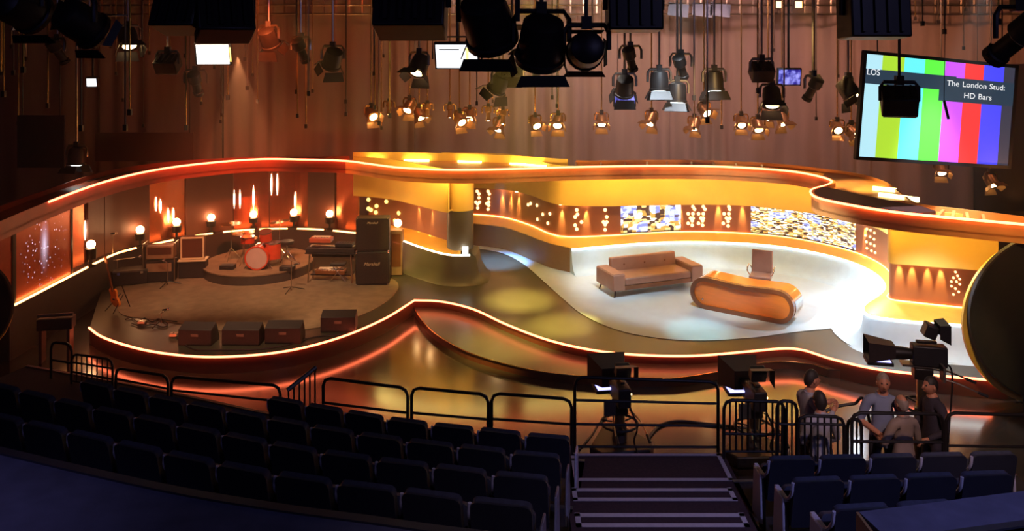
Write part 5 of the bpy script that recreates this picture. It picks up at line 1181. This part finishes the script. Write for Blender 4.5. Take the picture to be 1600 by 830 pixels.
# ---- empty drop poles
rp = random.Random(5)
xs_ = sorted(rp.uniform(0, 1600) if i % 3 else rp.uniform(0, 620) for i in range(72))
for i, x in enumerate(xs_):
    Y = rp.choice((13.0, 16.0, 19.0, 22.0, 23.6)); yb = rp.uniform(70, 205) if x < 1330 else rp.uniform(10, 80)
    p = PD(x, yb, Y); t = thing('drop_pole', 'thin bare pole hanging empty from the lighting grid, %s from the left' % nth(i), 'pole', (p.x, Y, p.z), group='empty drop poles')
    MB().cyl((0, 0, 0), (0, 0, ZG - p.z), 0.016, n=6).build('rod', rp.choice(('steel', 'brass', 'grey_metal')), t)
    MB().box((0, 0, 0.03), (0.06, 0.06, 0.10)).build('end_clamp', 'black_metal', t)
# ---- lattice walkway across the back of the studio
YG = 24.6
wk = thing('lighting_walkway', 'metal lattice walkway crossing the studio near the ceiling at the back', 'walkway', (0, YG, 7.0))
z0, z1 = PD(0, 22, YG).z, PD(0, -6, YG).z
for z in (z0, (z0+z1)/2, z1): MB().cyl((-17, YG, z), (17, YG, z), 0.03, n=6).build('rail', 'steel', wk, world=True)
for i in range(86):
    x = -17 + 0.4*i; MB().box((x, YG, (z0+z1)/2), (0.05, 0.03, z1-z0)).build('baluster', 'steel', wk, world=True)
for x in (-16, -8, 0, 8, 16): MB().cyl((x, YG, z1), (x, YG, 9.0), 0.02, n=6).build('hanger', 'steel', wk, world=True)
for i, x in enumerate((1062, 1100, 1128)):
    p = PD(x, 15, YG - 0.3); t = thing('colour_gel', 'blue lighting gel sheet hung on the walkway, %s from the left' % ORD[i], 'gel', (p.x, YG - 0.1, p.z), group='blue gels on the walkway')
    MB().box((0, 0, 0), (0.62, 0.02, 0.42), Matrix.Rotation(R(-14), 4, 'X') @ Matrix.Rotation(R(8), 4, 'Y')).build('sheet', 'gel_blue', t)
    MB().cyl((-0.33, -0.02, 0.21), (0.33, -0.02, 0.21), 0.012, n=6).build('clip_bar', 'black_metal', t)
for i, x in enumerate((1005, 1025, 1220, 1250)):
    p = PD(x, 6, YG - 0.3); t = thing('work_lamp', 'orange glowing work lamp on the walkway, %s from the left' % ORD[i], 'lamp', (p.x, YG - 0.12, p.z), group='work lamps on the walkway')
    MB().box((0, 0, 0), (0.24, 0.12, 0.30)).build('housing', 'black_metal', t); MB().box((0, -0.065, -0.02), (0.2, 0.01, 0.2)).build('glow_face', 'neon_amber', t)
# ---- hanging monitors
def monitor(label, x0, y0, x1, y1, Y, tilt, m, yaw=0, frame_bar=False, skew=0):
    a, b = PD(x0, y0, Y), PD(x1, y1, Y); w_, h_ = b.x - a.x, a.z - b.z; c = (a + b)/2
    t = thing('hanging_monitor', label, 'monitor', (c.x, Y, c.z), yaw, group='hanging studio monitors')
    M = Matrix.Rotation(R(tilt), 4, 'X')
    MB().box((0, 0.05, 0), (w_ + 0.06, 0.10, h_/math.cos(R(tilt)) + 0.06), M).build('case', 'black_plastic', t, bevel=0.01)
    MB().box((0, -0.004, 0), (w_, 0.008, h_/math.cos(R(tilt))), M).build('screen', m, t)
    if frame_bar: MB().tube([(-w_/2-0.07, 0.05, -0.05), (-w_/2-0.07, 0.05, h_*0.85), (w_/2+0.07, 0.05, h_*0.85), (w_/2+0.07, 0.05, -0.05)], 0.015, 6).build('bracket', 'black_metal', t)
    MB().cyl((0, 0.08, h_*0.4), (0, 0.08, ZG - c.z), 0.025, n=8).build('drop_pole', 'black_metal', t)
    return t
def shot_mat():
    m = bpy.data.materials.new('blue_picture'); m.use_nodes = True; nt = m.node_tree; N = nt.nodes; L = nt.links; b = N['Principled BSDF']
    tc = N.new('ShaderNodeTexCoord'); no = N.new('ShaderNodeTexNoise'); no.inputs['Scale'].default_value = 9; L.new(tc.outputs['Object'], no.inputs['Vector'])
    cr = N.new('ShaderNodeValToRGB'); cr.color_ramp.elements[0].position = 0.40; cr.color_ramp.elements[0].color = (0.012, 0.012, 0.25, 1); cr.color_ramp.elements[1].position = 0.68; cr.color_ramp.elements[1].color = (0.35, 0.35, 1, 1)
    L.new(no.outputs['Fac'], cr.inputs[0]); L.new(cr.outputs[0], b.inputs['Emission Color']); b.inputs['Emission Strength'].default_value = 1.0; b.inputs['Base Color'].default_value = (0.01, 0.01, 0.03, 1); M_['blue_picture'] = m
shot_mat()
mo = monitor('hanging monitor with a white screen over the band stage', 308, 70, 357, 100, 14.0, 16, 'screen_white', R(6))
MB().box((0.30, -0.012, 0.0), (0.02, 0.004, 0.26), Matrix.Rotation(R(16), 4, 'X')).build('picture_strip', 'dot_yellow', mo)
mo = monitor('hanging monitor with a white screen in a bracket left of the biggest lamps', 681, 70, 746, 106, 13.2, 18, 'screen_white', R(-6), True)
MB().box((0.18, -0.012, 0.0), (0.05, 0.004, 0.30), Matrix.Rotation(R(18), 4, 'X')).build('picture_strip', 'dot_yellow', mo)
MB().box((-0.12, -0.012, 0.12), (0.34, 0.004, 0.02), Matrix.Rotation(R(18), 4, 'X')).build('picture_strip', 'grey_metal', mo)
monitor('small hanging monitor with a blue picture above the desk', 1217, 109, 1250, 132, 18.0, 10, 'blue_picture', R(-4))
monitor('small hanging monitor with a purple picture right of the big lamps', 961, 147, 992, 166, 18.0, 10, 'blue_picture')
monitor('tiny pale blue lit monitor over the left of the band stage', 136, 123, 150, 135, 17.0, 10, 'screen_white', R(8))
# ---- big colour bar screen
YS = 14.0
TL, TR, BL, BR = PD(1350, 84, YS), PD(1581, 106, YS + 0.75), PD(1344, 244, YS), PD(1579, 259, YS + 0.75)
c = (TL + TR + BL + BR)/4; xx = ((TR - TL) + (BR - BL)).normalized(); yy = ((TL - BL) + (TR - BR)); yy = (yy - xx*yy.dot(xx)).normalized(); zz = xx.cross(yy)
SM = Matrix(((xx.x, yy.x, zz.x, 0), (xx.y, yy.y, zz.y, 0), (xx.z, yy.z, zz.z, 0), (0, 0, 0, 1)))
w_, h_ = ((TR - TL).length + (BR - BL).length)/2, ((TL - BL).length + (TR - BR).length)/2
sc_ = thing('projection_screen', 'large tilted hanging screen showing vertical colour bars', 'screen', (c.x, c.y, c.z))
MB().box((0, 0, -0.035), (w_ + 0.10, h_ + 0.10, 0.05), SM).build('backing', 'black_plastic', sc_)
for sx, sy, dx, dy in ((0, 1, w_+0.12, 0.06), (0, -1, w_+0.12, 0.06), (1, 0, 0.06, h_+0.12), (-1, 0, 0.06, h_+0.12)):
    MB().box((sx*(w_/2+0.03), sy*(h_/2+0.03), 0.0), (dx, dy, 0.06), SM).build('frame_bar', 'black_metal', sc_)
cols = [(176,224,236),(168,214,52),(104,238,244),(96,250,70),(202,84,246),(240,56,56),(72,72,255),(56,56,70)]
fr_ = [0, .107, .25, .385, .52, .655, .785, .925, 1.0]
for i, cl in enumerate(cols):
    emis('bar_%d' % i, lin(*cl), 0.95); u0, u1 = fr_[i], fr_[i+1]
    MB().box(((u0+u1)/2*w_ - w_/2, 0, 0.0), ((u1-u0)*w_, h_, 0.012), SM).build('colour_bar', 'bar_%d' % i, sc_)
emis('bar_band', lin(42, 58, 74), 0.9)
MB().box((-0.20*w_, h_*0.285, 0.008), (0.60*w_, h_*0.145, 0.006), SM).build('caption_band', 'bar_band', sc_)
MB().box((0.245*w_, h_*0.225, 0.010), (0.51*w_, h_*0.24, 0.006), SM).build('caption_band', 'bar_band', sc_)
text_mesh('caption_text', 'LOS', 0.155, 'ink_white', sc_, SM @ T(-0.448*w_, h_*0.325, 0.016), align='CENTER')
def words(line, x, y, size):
    for wd in line.split():
        o = text_mesh('caption_word', wd, size, 'ink_white', sc_, T(0, 0, 0), align='LEFT'); wdt = max(v.co.x for v in o.data.vertices)
        o.data.transform(SM @ T(x, y, 0.018) @ Matrix.Diagonal((1.12, 0.92, 1, 1))); x += wdt*1.12 + size*0.42
words('The London Stud:', 0.035*w_, h_*0.285, 0.155)
words('HD Bars', 0.155*w_, h_*0.175, 0.155)
for u in (-0.42, 0.42):
    q = SM @ Vector((u*w_, h_/2, -0.03)); MB().cyl(q, (q.x, q.y, 9.0 - c.z), 0.012, n=6).build('hanging_wire', 'black_metal', sc_)
hm = PD(1478, 170, 12.6); t = thing('hanging_microphone', 'slim black microphone hanging on a wire before the colour bar screen', 'microphone', (hm.x, 12.6, hm.z))
MB().cyl((-0.03, 0, 0.13), (0.04, 0, -0.16), 0.022, n=8).build('capsule', 'black_plastic', t); MB().cyl((-0.03, 0, 0.13), (0.03, 0, 9.0 - hm.z), 0.006, n=6).build('wire', 'black_plastic', t)
# ================================================================ thin stage haze
hm_ = bpy.data.materials.new('haze'); hm_.use_nodes = True; nt = hm_.node_tree; nt.nodes.clear()
ho = nt.nodes.new('ShaderNodeOutputMaterial'); hv_ = nt.nodes.new('ShaderNodeVolumeScatter'); hv_.inputs['Density'].default_value = 0.0075; hv_.inputs['Anisotropy'].default_value = 0.25
hv_.inputs['Color'].default_value = (1, 0.82, 0.68, 1); nt.links.new(hv_.outputs[0], ho.inputs['Volume'])
tag(MB().box((0, 17.5, 4.45), (34, 15.4, 8.8)).build('stage_haze', hm_, smooth=0), 'thin smoky haze filling the air over the stage and set', 'haze', kind='stuff')
